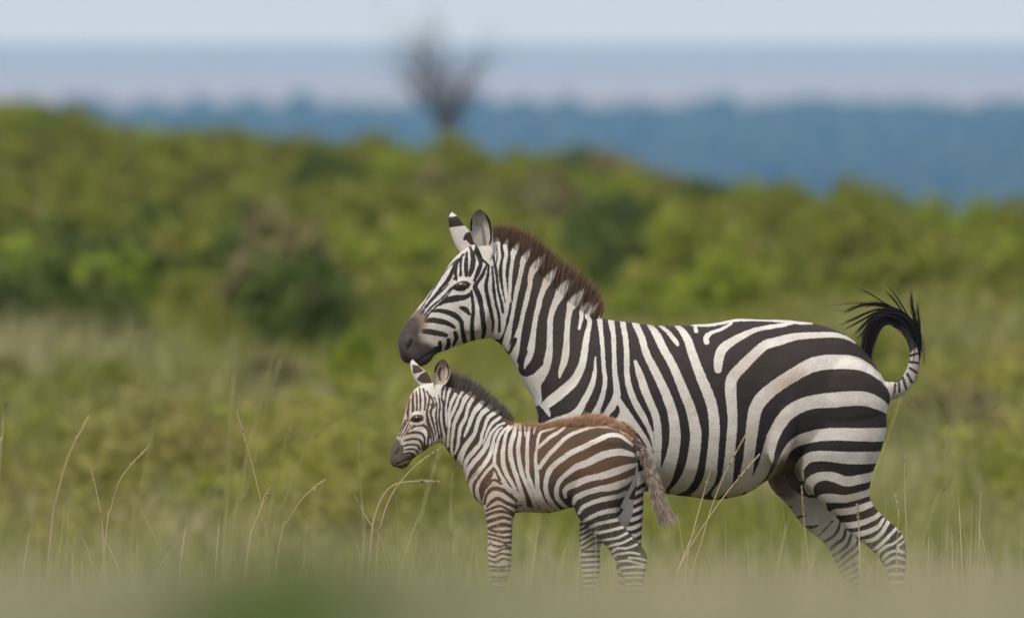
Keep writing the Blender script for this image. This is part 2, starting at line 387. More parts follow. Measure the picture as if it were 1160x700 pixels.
near_m = leaf_mat('near_grass_blades', (0.06, 0.10, 0.018), (0.14, 0.19, 0.04), (0.47, 0.42, 0.27), 0.35)
def grass():
    # meadow round and behind the animals
    X, D = wedge(100000, 27, 54, 0.055, 1.4, seed=1); rs = np.random.RandomState(2)
    H = 0.19 + 0.16*rs.rand(len(X)) + 0.08*patch(X, D, 1.2, 8)
    H = np.clip(H, 0.1, 0.42)*np.where(rs.rand(len(X)) < 0.02, 1.6, 1)
    dry = 0.42 + 0.3*patch(X, D, 0.8, 9) + 0.25*rs.normal(0, 1, len(X))
    me = blades('meadow_grass', X, D, H, 0.004+0.003*rs.rand(len(X)), dry, seed=3)
    link(bpy.data.objects.new('meadow_grass', me), kind='stuff', label='knee high green and straw meadow grass around the zebras', category='grass')
    X, D = wedge(190000, 54, 180, 0.066, 1.5, seed=4); rs = np.random.RandomState(5)
    H = 0.28 + 0.25*rs.rand(len(X)) + (0.25+0.35*patch(X, D*0.6, 0.9, 18))*ss(75, 105, D); H = np.clip(H, 0.15, 1.15)
    dry = 0.26 - 0.22*ss(92, 115, D) + 0.34*(1-0.75*ss(92, 115, D))*patch(X, D*0.4, 0.9, 19) + 0.2*rs.normal(0, 1, len(X))
    me = blades('field_grass', X, D, H, 0.014+0.010*rs.rand(len(X)), dry, 0.5, seed=6)
    link(bpy.data.objects.new('field_grass', me), kind='stuff', label='blurred yellow-green tall grass rising to the shrubs behind', category='grass')
    # low leafy herbs scattered through the field
    rs = np.random.RandomState(40); P, Rn, Dr, Nn, Sz = [], [], [], [], []
    for d in np.arange(74, 150, 2.2):
        half = 0.047*d+1.5
        for x in np.arange(-half, half, 1.15):
            x0 = x+rs.uniform(-.6, .6); d0 = d+rs.uniform(-1.2, 1.2)
            g = patch(x0, d0*0.35, 0.55, 61)
            if rs.rand() > 0.42+0.75*g: continue
            r = rs.uniform(0.35, 0.9); h = r*rs.uniform(0.8, 1.3); n = 420
            dd = rs.normal(0, 1, (n, 3)); dd /= np.linalg.norm(dd, axis=1)[:, None]
            p = dd*np.array([r, r, h])*rs.uniform(0.4, 1.05, (n, 1)); p[:, 2] = np.abs(p[:, 2])
            P.append(p+np.array([x0, d0, float(ground_z(x0, d0))])); Nn.append(dd); k = rs.rand()
            Rn.append(np.clip(k+rs.normal(0, .2, n), 0, 1)); Dr.append(np.clip(0.3*patch(x0, d0*0.3, 0.6, 62)+rs.uniform(-.1, .35)+rs.normal(0, .1, n), 0, .9)); Sz.append(np.full(n, 0.035+0.02*rs.rand()))
    P = np.concatenate(P); nn = np.concatenate(Nn)+rs.normal(0, .7, P.shape); sz = np.concatenate(Sz)[:, None]
    u = np.cross(nn, rs.normal(0, 1, P.shape)); u /= np.linalg.norm(u, axis=1)[:, None]; v = np.cross(nn, u); v /= np.linalg.norm(v, axis=1)[:, None]
    V = np.stack([P-u*sz*1.3, P+v*sz*.6, P+u*sz*1.3, P-v*sz*.6], 1).reshape(-1, 3)
    me = mesh_np('low_herbs', V, np.arange(len(V)).reshape(-1, 4), None, {'rnd': np.repeat(np.concatenate(Rn), 4), 'dry': np.repeat(np.concatenate(Dr), 4)}, smooth=False)
    me.materials.append(leaf_mat('herb_leaf', (0.10, 0.125, 0.014), (0.28, 0.29, 0.03), (0.38, 0.30, 0.12)))
    link(bpy.data.objects.new('low_herbs', me), kind='stuff', label='blurred low leafy herbs mottling the field between the zebras and the shrubs', category='herbs')
    # tall grass between the camera and the animals, far out of focus
    X, D = wedge(64000, 6.0, 19, 0.05, 0.5, seed=7); rs = np.random.RandomState(8)
    px = 580 + X/D*12900
    top_px = 616 + 34*patch(X*2, D*0.6, 1.3, 31) + 36*rs.normal(0, 1, len(X))
    top_px = top_px - 24*np.exp(-((px-300)/130)**2) + 12*np.exp(-((px-640)/200)**2)
    Htop = CAM_H - (top_px-340)/12900*D
    H = np.clip(Htop - ground_z(X, D), 0.25, 1.0)
    dry = 0.76 + 0.25*patch(X*3, D*0.3, 1.0, 29) + 0.3*patch(X*9, D, 1.0, 28) - 0.95*np.exp(-((px-305)/135)**2) + 0.25*rs.normal(0, 1, len(X))
    me = blades('foreground_grass', X, D, H, 0.005+0.004*rs.rand(len(X)), dry, 0.10, seg=3, seed=9, m=near_m)
    X2, D2 = wedge(15000, 17, 36, 0.05, 0.6, seed=71); rs = np.random.RandomState(72)
    tp = 634 + 26*patch(X2*2, D2*0.6, 1.5, 73) + 30*rs.normal(0, 1, len(X2))
    H2 = np.clip(CAM_H - (tp-340)/12900*D2 - ground_z(X2, D2), 0.15, 1.0)
    me2 = blades('thin_grass', X2, D2, H2, 0.004+0.004*rs.rand(len(X2)), 0.6+0.4*patch(X2*2, D2, 1.1, 74)+0.2*rs.normal(0, 1, len(X2)), 0.16, seg=4, seed=75)
    link(bpy.data.objects.new('thin_grass', me2), kind='stuff', label='soft sparse grass blades in front of the lower legs of both zebras', category='grass')
    X3, D3 = wedge(700, 37.5, 44.5, 0.05, 0.3, seed=81); rs = np.random.RandomState(82)
    H3 = 0.3+0.45*rs.rand(len(X3))**1.6
    me3 = blades('wispy_grass', X3, D3, H3, 0.0025+0.003*rs.rand(len(X3)), 0.7+0.2*rs.normal(0, 1, len(X3)), 0.3, seg=6, seed=83)
    link(bpy.data.objects.new('wispy_grass', me3), kind='stuff', label='fine wispy straw blades standing above the meadow at the zebras', category='grass')
    link(bpy.data.objects.new('foreground_grass', me), kind='stuff', label='out of focus straw and green grass along the bottom of the picture', category='grass')
grass()

# ------------------------------------------------------------------ the air
def haze():
    x0, x1, y0, y1, z0, z1 = -9500, 9500, -460, 19200, -13, 392
    V = [(x, y, z) for z in (z0, z1) for y in (y0, y1) for x in (x0, x1)]
    me = bpy.data.meshes.new('haze'); me.from_pydata(V, [], [(0, 2, 3, 1), (4, 5, 7, 6), (0, 1, 5, 4), (2, 6, 7, 3), (0, 4, 6, 2), (1, 3, 7, 5)])
    m = bpy.data.materials.new('haze'); m.use_nodes = True; nt = m.node_tree; nt.nodes.remove(nt.nodes['Principled BSDF'])
    v = nt.nodes.new('ShaderNodeVolumePrincipled'); v.inputs['Color'].default_value = (0.19, 0.49, 1.0, 1)
    v.inputs['Absorption Color'].default_value = (1, 1, 1, 1)
    v.inputs['Density'].default_value = HAZE_DENSITY; v.inputs['Anisotropy'].default_value = 0.0
    nt.links.new(v.outputs[0], nt.nodes['Material Output'].inputs['Volume']); me.materials.append(m)
    link(bpy.data.objects.new('haze', me), kind='stuff', label='pale blue haze fading the far forest and escarpment', category='haze')
haze()
# ------------------------------------------------------------------ animals
def cr(P, sub):
    """Catmull-Rom through rows of P"""
    P = np.asarray(P, float); out = []
    for i in range(len(P)-1):
        p0 = P[max(i-1, 0)]; p1 = P[i]; p2 = P[i+1]; p3 = P[min(i+2, len(P)-1)]
        for k in range(sub):
            t = k/sub
            out.append(0.5*((2*p1)+(-p0+p2)*t+(2*p0-5*p1+4*p2-p3)*t*t+(-p0+3*p1-3*p2+p3)*t**3))
    out.append(P[-1]); return np.array(out)

def loft(secs, sub=8, nseg=80, ex=2.25, cap=0.5):
    """secs rows: ax, ay, bx, by, half width, y centre (all px; a = top/front, b = bottom/rear). returns V (px x, px y, depth) and quads, tris"""
    S = cr([list(s)+[0]*(6-len(s)) for s in secs], sub)
    th = np.linspace(0, 2*np.pi, nseg, endpoint=False)
    c = np.sign(np.cos(th))*np.abs(np.cos(th))**(2/ex); s = np.sign(np.sin(th))*np.abs(np.sin(th))**(2/ex)
    rings = []
    def ring(r, k=1.0, off=(0, 0)):
        mx, my = (r[0]+r[2])/2+off[0], (r[1]+r[3])/2+off[1]; hx, hy = (r[0]-r[2])/2*k, (r[1]-r[3])/2*k
        return np.stack([mx+hx*c, my+hy*c, r[5]+r[4]*k*s], -1)
    def outdir(r0, r1):
        v = np.array([(r0[0]+r0[2]-r1[0]-r1[2])/2, (r0[1]+r0[3]-r1[1]-r1[3])/2]); l = np.linalg.norm(v)+1e-6; return v/l
    for end in (0, -1):
        r = S[end]; nb = S[1 if end == 0 else -2]; o = outdir(r, nb); rad = min(math.hypot(r[0]-r[2], r[1]-r[3])/2, r[4])*cap
        caps = [ring(r, 0.05, o*rad), ring(r, 0.55, o*rad*0.85), ring(r, 0.85, o*rad*0.5)]
        if end == 0: rings = caps + [ring(x) for x in S]
        else: rings = rings + caps[::-1]
    V = np.concatenate(rings); m = len(rings)
    i, j = np.meshgrid(np.arange(m-1), np.arange(nseg), indexing='ij'); j2 = (j+1) % nseg
    q = np.stack([i*nseg+j, i*nseg+j2, (i+1)*nseg+j2, (i+1)*nseg+j], -1).reshape(-1, 4)
    V = np.concatenate([V, [rings[0].mean(0)], [rings[-1].mean(0)]]); n0 = m*nseg
    t = [(n0, (j+1) % nseg, j) for j in range(nseg)] + [(n0+1, (m-1)*nseg+j, (m-1)*nseg+(j+1) % nseg) for j in range(nseg)]
    return V, q, np.array(t)

def path_loft(path, hwk=1.0, **kw):
    """path rows: x, y, r, yc"""
    P = np.asarray(path, float); T = np.gradient(P[:, :2], axis=0); T /= np.linalg.norm(T, axis=1)[:, None]
    secs = [[p[0]+t[1]*p[2], p[1]-t[0]*p[2], p[0]-t[1]*p[2], p[1]+t[0]*p[2], p[2]*hwk, p[3]] for p, t in zip(P, T)]
    return loft(secs, **kw)

def ellipsoid(cx, cy, cz, rx, ry, rz, ang=0):
    th = R(ang); n = 10
    secs = []
    V, q, t = loft([[cx, cy-ry, cx, cy+ry, rz, cz]]*2, sub=1)  # dummy topology
    # simple uv sphere
    u = np.linspace(0, np.pi, 12); v = np.linspace(0, 2*np.pi, 20, endpoint=False)
    P = []
    for a0 in u[1:-1]:
        for b0 in v: P.append((math.cos(a0), math.sin(a0)*math.cos(b0), math.sin(a0)*math.sin(b0)))
    P.append((1, 0, 0)); P.append((-1, 0, 0)); P = np.array(P)
    X = P[:, 0]*rx; Y = P[:, 1]*ry
    V = np.stack([cx+X*math.cos(th)-Y*math.sin(th), cy+X*math.sin(th)+Y*math.cos(th), cz+P[:, 2]*rz], -1)
    nv = 20; m = 10; q = []; t = []
    for i in range(m-1):
        for j in range(nv): q.append((i*nv+j, (i+1)*nv+j, (i+1)*nv+(j+1) % nv, i*nv+(j+1) % nv))
    for j in range(nv): t.append((m*nv, j, (j+1) % nv)); t.append((m*nv+1, (m-1)*nv+(j+1) % nv, (m-1)*nv+j))
    return V, np.array(q), np.array(t)

def field(ops, X, Y, start):
    """paint strokes one after another into a signed field (px); + = dark hair"""
    f = np.full(len(X), float(start))
    for op in ops:
        kind, pts = op[0], np.asarray(op[1], float)
        if kind in 'BW' :
            d = capsule(pts, X, Y)
            f = np.maximum(f, -d) if kind == 'B' else np.minimum(f, d)
        else:       # polygons: 'P' white area, 'Q' dark area
            d = polysd(pts, X, Y)
            f = np.maximum(f, -d) if kind == 'Q' else np.minimum(f, d)
    return f

def smooth_pts(pts):
    if len(pts) < 3: return pts
    return cr(pts, 4)

def capsule(pts, X, Y, mg=8):
    pts = smooth_pts(pts); best = np.full(len(X), 1e3)
    for p, q in zip(pts[:-1], pts[1:]):
        rm = max(p[2], q[2])+mg
        m = (X > min(p[0], q[0])-rm) & (X < max(p[0], q[0])+rm) & (Y > min(p[1], q[1])-rm) & (Y < max(p[1], q[1])+rm)
        if not m.any(): continue
        x, y = X[m], Y[m]; vx, vy = q[0]-p[0], q[1]-p[1]; L = vx*vx+vy*vy+1e-9
        t = np.clip(((x-p[0])*vx+(y-p[1])*vy)/L, 0, 1)
        d = np.hypot(x-p[0]-t*vx, y-p[1]-t*vy) - (p[2]+(q[2]-p[2])*t)/2
        best[m] = np.minimum(best[m], d)
    return best

def polysd(pts, X, Y):
    n = len(pts); d = np.full(len(X), 1e9); inside = np.zeros(len(X), bool)
    for i in range(n):
        p, q = pts[i], pts[(i+1) % n]; vx, vy = q[0]-p[0], q[1]-p[1]
        t = np.clip(((X-p[0])*vx+(Y-p[1])*vy)/(vx*vx+vy*vy+1e-9), 0, 1)
        d = np.minimum(d, np.hypot(X-p[0]-t*vx, Y-p[1]-t*vy))
        c = ((p[1] > Y) != (q[1] > Y)) & (X < (q[0]-p[0])*(Y-p[1])/(q[1]-p[1]+1e-12)+p[0])
        inside ^= c
    return np.where(inside, -d, d)

def mask(strokes, X, Y):
    """strokes: (points (x,y,width), softness px, strength)"""
    v = np.zeros(len(X))
    for pts, soft, st in strokes:
        pts = np.asarray(pts, float)
        d = polysd(pts, X, Y) if pts.shape[1] == 2 else capsule(pts, X, Y, soft*2+4)
        v = np.maximum(v, st*(1-ss(-soft, soft, d)))
    return v

def coat_mat(name, white, black, brown, grey, tint):
    m, nt, bs, L = mat(name)
    tc = N(nt, 'ShaderNodeTexCoord'); O = tc.outputs['Object']
    st, gr, br, sk, tn = (attr(nt, k) for k in ('stripe', 'grey', 'brown', 'skin', 'tint'))
    fine = noise_n(nt, 260, 3, O); mid = noise_n(nt, 26, 4, O); big = noise_n(nt, 6, 3, O)
    e = math_n(nt, 'ADD', st, math_n(nt, 'MULTIPLY', math_n(nt, 'SUBTRACT', fine, 0.5), 1.1))
    e = math_n(nt, 'ADD', e, math_n(nt, 'MULTIPLY', math_n(nt, 'SUBTRACT', noise_n(nt, 60, 2, O), 0.5), 1.5))
    mr = N(nt, 'ShaderNodeMapRange'); mr.interpolation_type = 'SMOOTHSTEP'; mr.inputs[1].default_value = -0.55; mr.inputs[2].default_value = 0.55
    L.new(e, mr.inputs[0])
    wcol = mixc(nt, mid, tuple(c*0.78 for c in white), tuple(c*1.18 for c in white))
    wcol = mixc(nt, math_n(nt, 'MULTIPLY', noise_n(nt, 95, 4, O, 0.75), 0.75), wcol, tuple(c*0.5 for c in white))
    dirt = N(nt, 'ShaderNodeMapRange'); dirt.inputs[1].default_value = 0.5; dirt.inputs[2].default_value = 0.75; dirt.inputs[4].default_value = 0.5
    L.new(big, dirt.inputs[0])
    wcol = mixc(nt, dirt.outputs[0], wcol, tint)
    wcol = mixc(nt, tn, wcol, tint)
    bcol = mixc(nt, mid, black, tuple(c*1.5 for c in black))
    bcol = mixc(nt, br, bcol, brown)
    c = mixc(nt, mr.outputs[0], wcol, bcol)
    c = mixc(nt, sk, c, (0.15, 0.095, 0.065))
    gcol = mixc(nt, mid, tuple(k*0.6 for k in grey), tuple(k*1.7 for k in grey))
    gcol = mixc(nt, math_n(nt, 'MULTIPLY', tn, 0.5), gcol, tint)
    c = mixc(nt, gr, c, gcol)
    c = mixc(nt, math_n(nt, 'MULTIPLY', fine, 0.35), c, tuple([0.02]*3))
    L.new(c, bs.inputs['Base Color'])
    bs.inputs['Roughness'].default_value = 0.7; bs.inputs['Specular IOR Level'].default_value = 0.18
    bp = N(nt, 'ShaderNodeBump'); bp.inputs['Strength'].default_value = 0.6; bp.inputs['Distance'].default_value = 0.004
    hair = N(nt, 'ShaderNodeMapping'); hair.inputs['Scale'].default_value = (120, 120, 420); L.new(O, hair.inputs[0])
    L.new(math_n(nt, 'ADD', noise_n(nt, 1, 3, hair.outputs[0]), math_n(nt, 'MULTIPLY', mid, 1.5)), bp.inputs['Height'])
    L.new(bp.outputs[0], bs.inputs['Normal'])
    return m

def hair_mat(name, white, black, tipc):
    m, nt, bs, L = mat(name)
    st, tp, rn = attr(nt, 'stripe'), attr(nt, 'tip'), attr(nt, 'rnd')
    mr = N(nt, 'ShaderNodeMapRange'); mr.inputs[1].default_value = -1.2; mr.inputs[2].default_value = 1.2
    L.new(st, mr.inputs[0])
    b = mixc(nt, tp, black, tipc)
    c = mixc(nt, mr.outputs[0], white, b)
    c = mixc(nt, math_n(nt, 'MULTIPLY', rn, 0.45), c, tuple(k*0.35 for k in black))
    L.new(c, bs.inputs['Base Color']); bs.inputs['Roughness'].default_value = 0.6; bs.inputs['Specular IOR Level'].default_value = 0.15
    return m

class Animal:
    def __init__(s, name, Y0, pxc, label):
        s.s = Y0/12900; s.pg = 340 + CAM_H/s.s; s.pxc = pxc; s.Y0 = Y0
        s.root = bpy.data.objects.new(name, None); s.root.location = ((pxc-580)*s.s, Y0, 0); s.root.empty_display_size = 0.3
        link(s.root, label=label, category='zebra')
        s.V, s.Q, s.T, s.n = [], [], [], 0
    def add(s, vqt):
        V, q, t = vqt; s.V.append(V); s.Q.append(q+s.n); s.T.append(t+s.n); s.n += len(V)
    def w(s, V):
        V = np.asarray(V, float); return np.stack([(V[:, 0]-s.pxc)*s.s, V[:, 2]*s.s, (s.pg-V[:, 1])*s.s], -1)
    def px(s, L): return L[:, 0]/s.s+s.pxc, s.pg-L[:, 2]/s.s, L[:, 1]/s.s
    def fuse(s, voxel, smooth_it):
        me = mesh_np('tmp', s.w(np.concatenate(s.V)), np.concatenate(s.Q), np.concatenate(s.T))
        import bmesh
        bm = bmesh.new(); bm.from_mesh(me); bmesh.ops.recalc_face_normals(bm, faces=bm.faces); bm.to_mesh(me); bm.free()
        o = bpy.data.objects.new('tmp', me); COL.objects.link(o)
        r = o.modifiers.new('r', 'REMESH'); r.mode = 'VOXEL'; r.voxel_size = voxel; r.use_smooth_shade = True
        k = o.modifiers.new('s', 'SMOOTH'); k.factor = 0.5; k.iterations = smooth_it
        dg = bpy.context.evaluated_depsgraph_get(); ev = o.evaluated_get(dg); m2 = bpy.data.meshes.new_from_object(ev)
        n = len(m2.vertices); co = np.zeros(n*3, np.float32); m2.vertices.foreach_get('co', co); co = co.reshape(-1, 3).astype(float)
        no = np.zeros(n*3, np.float32); m2.vertices.foreach_get('normal', no); no = no.reshape(-1, 3)
        qs, ts = [], []
        nl = len(m2.loops); lv = np.zeros(nl, np.int32); m2.loops.foreach_get('vertex_index', lv)
        ls = np.zeros(len(m2.polygons), np.int32); m2.polygons.foreach_get('loop_start', ls)
        lt = np.zeros(len(m2.polygons), np.int32); m2.polygons.foreach_get('loop_total', lt)
        q = ls[lt == 4]; q = np.stack([lv[q+i] for i in range(4)], -1)
        t = ls[lt == 3]; t = np.stack([lv[t+i] for i in range(3)], -1) if len(t) else np.zeros((0, 3), int)
        bpy.data.objects.remove(o); bpy.data.meshes.remove(m2); bpy.data.meshes.remove(me)
        return co, no, q, t

def hair_mesh(name, P, D, length, width, sample=None, curl=0.0, seed=0, seg=2, droop=None):
    """P roots, D directions (local), sample(V)->stripe per vertex"""
    rs = np.random.RandomState(seed); n = len(P)
    D = D/np.linalg.norm(D, axis=1)[:, None]
    side = np.cross(D, rs.normal(0, 1, (n, 3))); side /= np.linalg.norm(side, axis=1)[:, None]
    bend = rs.normal(0, 1, (n, 3))*curl
    if droop is not None: bend = bend + droop
    length = np.asarray(length).reshape(-1, 1)*np.ones((n, 1)); width = np.asarray(width).reshape(-1, 1)*np.ones((n, 1))
    K = 2*seg+1; V = np.zeros((n, K, 3)); tip = np.zeros((n, K))
    for k in range(seg+1):
        t = k/seg; c = P + D*length*t + bend*length*t*t
        if k < seg:
            ww = width*(1-0.6*t)*0.5; V[:, 2*k] = c-side*ww; V[:, 2*k+1] = c+side*ww; tip[:, 2*k:2*k+2] = t
        else: V[:, 2*seg] = c; tip[:, 2*seg] = 1
    b = np.arange(n)[:, None]*K
    q = np.concatenate([np.concatenate([b+2*k, b+2*k+1, b+2*k+3, b+2*k+2], 1) for k in range(seg-1)]) if seg > 1 else None
    t = np.concatenate([b+2*seg-2, b+2*seg-1, b+2*seg], 1)
    V = V.reshape(-1, 3)
    st = sample(V) if sample is not None else np.full(len(V), 2.0)
    return mesh_np(name, V, q, t, {'stripe': st, 'tip': tip.ravel(), 'rnd': np.repeat(rs.rand(n), K)}, smooth=True)

def ear(L, Rr, base_y, depth, tilt, thick=1.4, nu=44, nv=27):
    """cupped ear from two px edge curves (tip -> base). returns V, quads, uv ; both skins"""
    Lc, Rc = cr(L, 6), cr(Rr, 6)
    def resample(C, n):
        d = np.r_[0, np.cumsum(np.linalg.norm(np.diff(C, axis=0), axis=1))]; t = np.linspace(0, d[-1], n)
        return np.stack([np.interp(t, d, C[:, i]) for i in range(2)], -1)
    Lc, Rc = resample(Lc, nu), resample(Rc, nu)
    v = np.linspace(-1, 1, nv); out = []
    for sgn in (0, 1):
        G = np.zeros((nu, nv, 3))
        for i in range(nu):
            u = i/(nu-1); w0 = np.linalg.norm(Lc[i]-Rc[i])
            k = (v+1)/2; k = 0.5-0.5*np.cos(k*np.pi)
            G[i, :, 0] = Lc[i, 0]+(Rc[i, 0]-Lc[i, 0])*k; G[i, :, 1] = Lc[i, 1]+(Rc[i, 1]-Lc[i, 1])*k
            prof = np.sqrt(np.clip(1-v*v, 0, 1))
            G[i, :, 2] = base_y + tilt*(1-u) + depth*min(1, w0/12)*prof + sgn*thick*np.sign(depth)*(prof*0.9+0.1)
        out.append(G)
    V = np.concatenate([out[0].reshape(-1, 3), out[1].reshape(-1, 3)]); n = nu*nv; q = []
    for i in range(nu-1):
        for j in range(nv-1):
            a = i*nv+j; q.append((a, a+1, a+nv+1, a+nv)); q.append((n+a, n+a+nv, n+a+nv+1, n+a+1))
    for i in range(nu-1):
        for j in (0, nv-1):
            a = i*nv+j; q.append((a, a+nv, n+a+nv, n+a) if j == 0 else (a+nv, a, n+a, n+a+nv))
    for j in range(nv-1): q.append((j+1, j, n+j, n+j+1))
    side = np.r_[np.zeros(n), np.ones(n)]; uu = np.tile(np.repeat(np.linspace(0, 1, nu), nv), 2); vv = np.tile(np.tile(v, nu), 2)
    return V, np.array(q), side, uu, vv

def eye_obj(A, x, y, yc, r, sx=1.0):
    V, q, t = ellipsoid(x, y, yc, r*sx, r*0.9, r)
    V = A.w(V); me = mesh_np('eye', V, q, t); me.materials.append(eye_m)
    link(bpy.data.objects.new('eye', me), A.root)

eye_m, ent, ebs, eL = mat('eye_glass')
ebs.inputs['Roughness'].default_value = 0.08; ebs.inputs['Base Color'].default_value = (0.04, 0.019, 0.010, 1)
ebs.inputs['Coat Weight'].default_value = 1.0
# ---- data
AD_W = []   # painted in order
def W(*p): AD_W.append(('W', p))
def B(*p): AD_W.append(('B', p))
# neck
W((563,269,6),(565,281,3.4),(566,291,3.4),(563.5,305,3),(564,316,3.2),(567,331,3.5),(570.5,345,3.5),(572,356,2))
W((576,270,5),(572,279,4.6),(573.5,288,4),(571.5,299,4),(571,313,3.5),(573,331,4),(575,342,4.2),(573.5,352,4.5),(571.5,361,4.8),(568.5,375,5),(565,383,3))
W((588,275,6),(582,286,6.5),(581,293,4.2),(579,306,4),(578,319,4),(577.5,333,3),(578.5,342,1))
W((602,282,6),(594,293,7.5),(591.5,302,5.2),(588.5,316,5),(585,331,5),(582.5,344,4.4),(580.5,356,4),(578,368,5),(574.5,383,8),(572.5,391,7.5),(574,395,2.5))
W((617,289,7),(607,301,9.5),(602,311,6.5),(600,324,5.2),(597,337,5.5),(594.5,347,5.3),(592,357,4.8),(589,371,5),(585,386,9),(581,399,14),(576,410,17))
W((631,304,7),(622,315,10),(616,327,6.5),(612,338,6.2),(610,347,5.8),(606.5,361,5.6),(604.5,375,5.8),(602,392,8),(599,404,8.5),(593.5,417,3))
W((646,317,8),(637,328,12),(632,338,9),(627,348,6.8),(623.5,361,6.2),(622.8,378,6.2),(622.5,394,7),(620.5,408,9),(616,420,11),(608,430,15),(600,437,22),(596,440,24))
W((606,440,14),(610,452,7),(611,458,3))
W((580,411,11),(588,427,12),(598,440,15),(604,448,13),(607,456,8))
B((594.5,398,7),(591,411,5.6),(591,418,7),(594.3,423,6),(602,418,10),(610,410,12))
B((570.5,396.5,2.6),(576,400,3),(580,393.5,4.2),(583,385,6))
W((662,328,8),(650,342,12),(646.5,348,8),(643.5,361,6.4),(642,378,6.2),(641.2,394,7.4),(639,408,8),(634.5,421,5),(633,427,2))
W((669,342,6),(660,350,5.5),(658.5,361,4.2),(656,372,3.2))
W((676,345,7),(665.5,356.5,5.5),(668,364,5),(665,378,6.2),(662.5,392,7.5),(660,408,8),(656,420,9),(650,431,10.5),(642,439,11.5),(632,447,11.5),(622,455,11),(616,461,9))
W((613,462,5),(619,466,8),(622,471,2.5))
W((674,404,1.8),(673.3,421,4.2),(669.5,437,6.5),(661,454,7.5),(653,467,9),(640,474,10),(627,479,11),(616,488,14),(616,502,20))
B((610,460,3),(616,467,3.4),(623,474,2.5))
# shoulder and front trunk
W((679,361,6.5),(680.5,375,4.8),(682,392,4.6),(683.5,417,4.6),(685,431,5),(682,447,5.6),(677.5,460,6.8),(672,472,9),(664,486,9))
W((692,364,7),(694.5,380,5.2),(695.2,400,5),(695.7,420,5.5),(698,440,7),(697.5,450,9),(691,462,8.5),(683,474,8))
W((698.5,452,8),(704,462,10),(712,474,11),(721,486,9),(730,498,7),(736,506,3))
W((700,472,12),(710,484,15),(722,498,15),(732,512,13),(738,528,12))
B((699,460,3),(698.5,465,6.5),(693,472,9),(688,479,7))
B((704,478,4),(712,485,7),(722,496,7),(731,506,2.5))
W((705,363,6.5),(708.5,386,6),(709.5,407,6),(709.5,424,6.3),(713,441,7),(719,456,7.2),(727,470,7),(734,484,5.2),(738,495,3.5),(739.5,508,1.6))
W((719,409,3.5),(724,424,8),(730,442,9),(736,456,8.5),(741,468,8.5),(744,482,8.5),(744.5,500,8.5),(743.5,518,9),(741,536,14))
W((719,365.5,7),(726,381,7.4),(731.5,400,8),(741,419,9),(749,436,9.8),(755,450,10.2),(760,464,10.5),(763,480,11.5),(763.5,497,12.5),(761,513,13.5),(757,528,15),(751,542,18),(744,552,18))
W((735,367,5),(744,381,8.6),(752,397,9),(760,411,9),(767,427,9.4),(775,447,10.8),(781,462,11.2),(785,478,12),(787,492,12.6),(785.5,508,13),(783,524,13.6),(779,538,14.5),(772,549,14),(762,556,8))
W((748,368.5,4),(758.5,379,4.8),(765,387,5),(767,390,3.2))
W((767,369,5.5),(777,382,8.6),(783,399,9.8),(788.5,415,10.5),(795.5,433,11.5),(802.5,450,11.8),(806.5,466,11.8),(808,485,12),(806.8,505,12.2),(805,525,13),(802.5,542,14.5),(795,555,12),(786,560,7))
W((787,369,3.4),(788,374.5,5))
W((783,368.5,1.6),(799,368,2.6),(820,364.8,2.8),(838,363,2.8),(860,362.8,2.6),(891,364.2,2.6),(904,365.2,3),(920,365.6,1.6))
W((828,366,3),(817,371.5,3.8),(806,376,4.4),(799.5,381,6),(799.5,387,6.2))
W((898,365,3.6),(876,370,4.8),(856,374,5),(840,380,7),(827,387.5,9),(817,396,10.5),(813,407,10.8),(812,418,8.5))
W((968,388.5,2.5),(958.5,383,4),(944,379.3,5.8),(923,378.7,7),(898.5,381,8.4),(880,386.5,9.6),(865,391,10.5),(851,403,11.5),(838,416,12),(828,428,12.5),(826.2,440,13),(827.5,458,11.6),(828.5,475,10.6),(827,495,10.8),(825.5,515,11),(823.5,535,12.5),(820,549,14.5),(811,559,11))
W((1008,443,3),(1005,436,4.6),(995,426,7.5),(981,416,12),(966,410.8,15.6),(949,409.8,16.4),(934,410,16.4),(916,414,16),(896,425,15),(880,435,15),(866,446,15.5),(857,457,15.2),(852.5,470,14.5),(850.5,485,14),(848.5,502,12.8),(846.5,520,12.6),(844,537,14.5),(838,551,15),(826,559,9))
W((1006,464,9),(995,457.5,13),(983,452.5,15.5),(968,450.5,16.5),(944,452.3,17),(920,454.5,15.4),(901,460.5,15.4),(888,470.5,14.6),(879.5,483,14),(873.5,495,13.6),(869.5,509,13.4),(866.5,522,14.4),(860,538,14.5),(850,553,12.5))
W((1005,491,14),(994,491.5,15.4),(971,491.5,14.6),(944,490.8,14),(920,493,13.4),(904,498,12),(893,506,9.5),(885,520,9),(880,532,9),(874,542,9))
W((1000,516.5,13),(985,517.3,13.4),(957,517.6,13.6),(933,515.5,11.5),(918,516.5,11.5),(909,522,11),(904.5,531,10),(907,542,6))
W((992,537.5,10.5),(974,541.5,10.5),(957,544,11),(943,539.5,10.5),(932,537.8,9.6),(921,541.5,11),(915.5,549,11),(918,558,6))
W((988,555.5,7.5),(970,561,8.4),(954,564,9),(938,562.6,10),(929,564.5,9.4),(934,573,4.5))
W((992,567,5.5),(983,571,7),(969,576,8),(956,578.5,8),(943,579.8,7),(944,585,4))
W((1000,577,5),(990,585,5.4),(977,590.5,6.4),(963,594,7),(953,594,6))
W((1000,587,3.6),(993,596,5),(981,601.5,6),(966,604.8,6),(957,602,5))
W((1005,590.5,4.4),(997,603,4.6),(987,610.5,4.6),(972,613,4.6))
W((1013.5,598,3.2),(1004,608,4),(996,616,4),(989,621,3.6))
W((1021,606,2.8),(1012,614,2.8),(1002,618,3.2),(993,626,3.4))
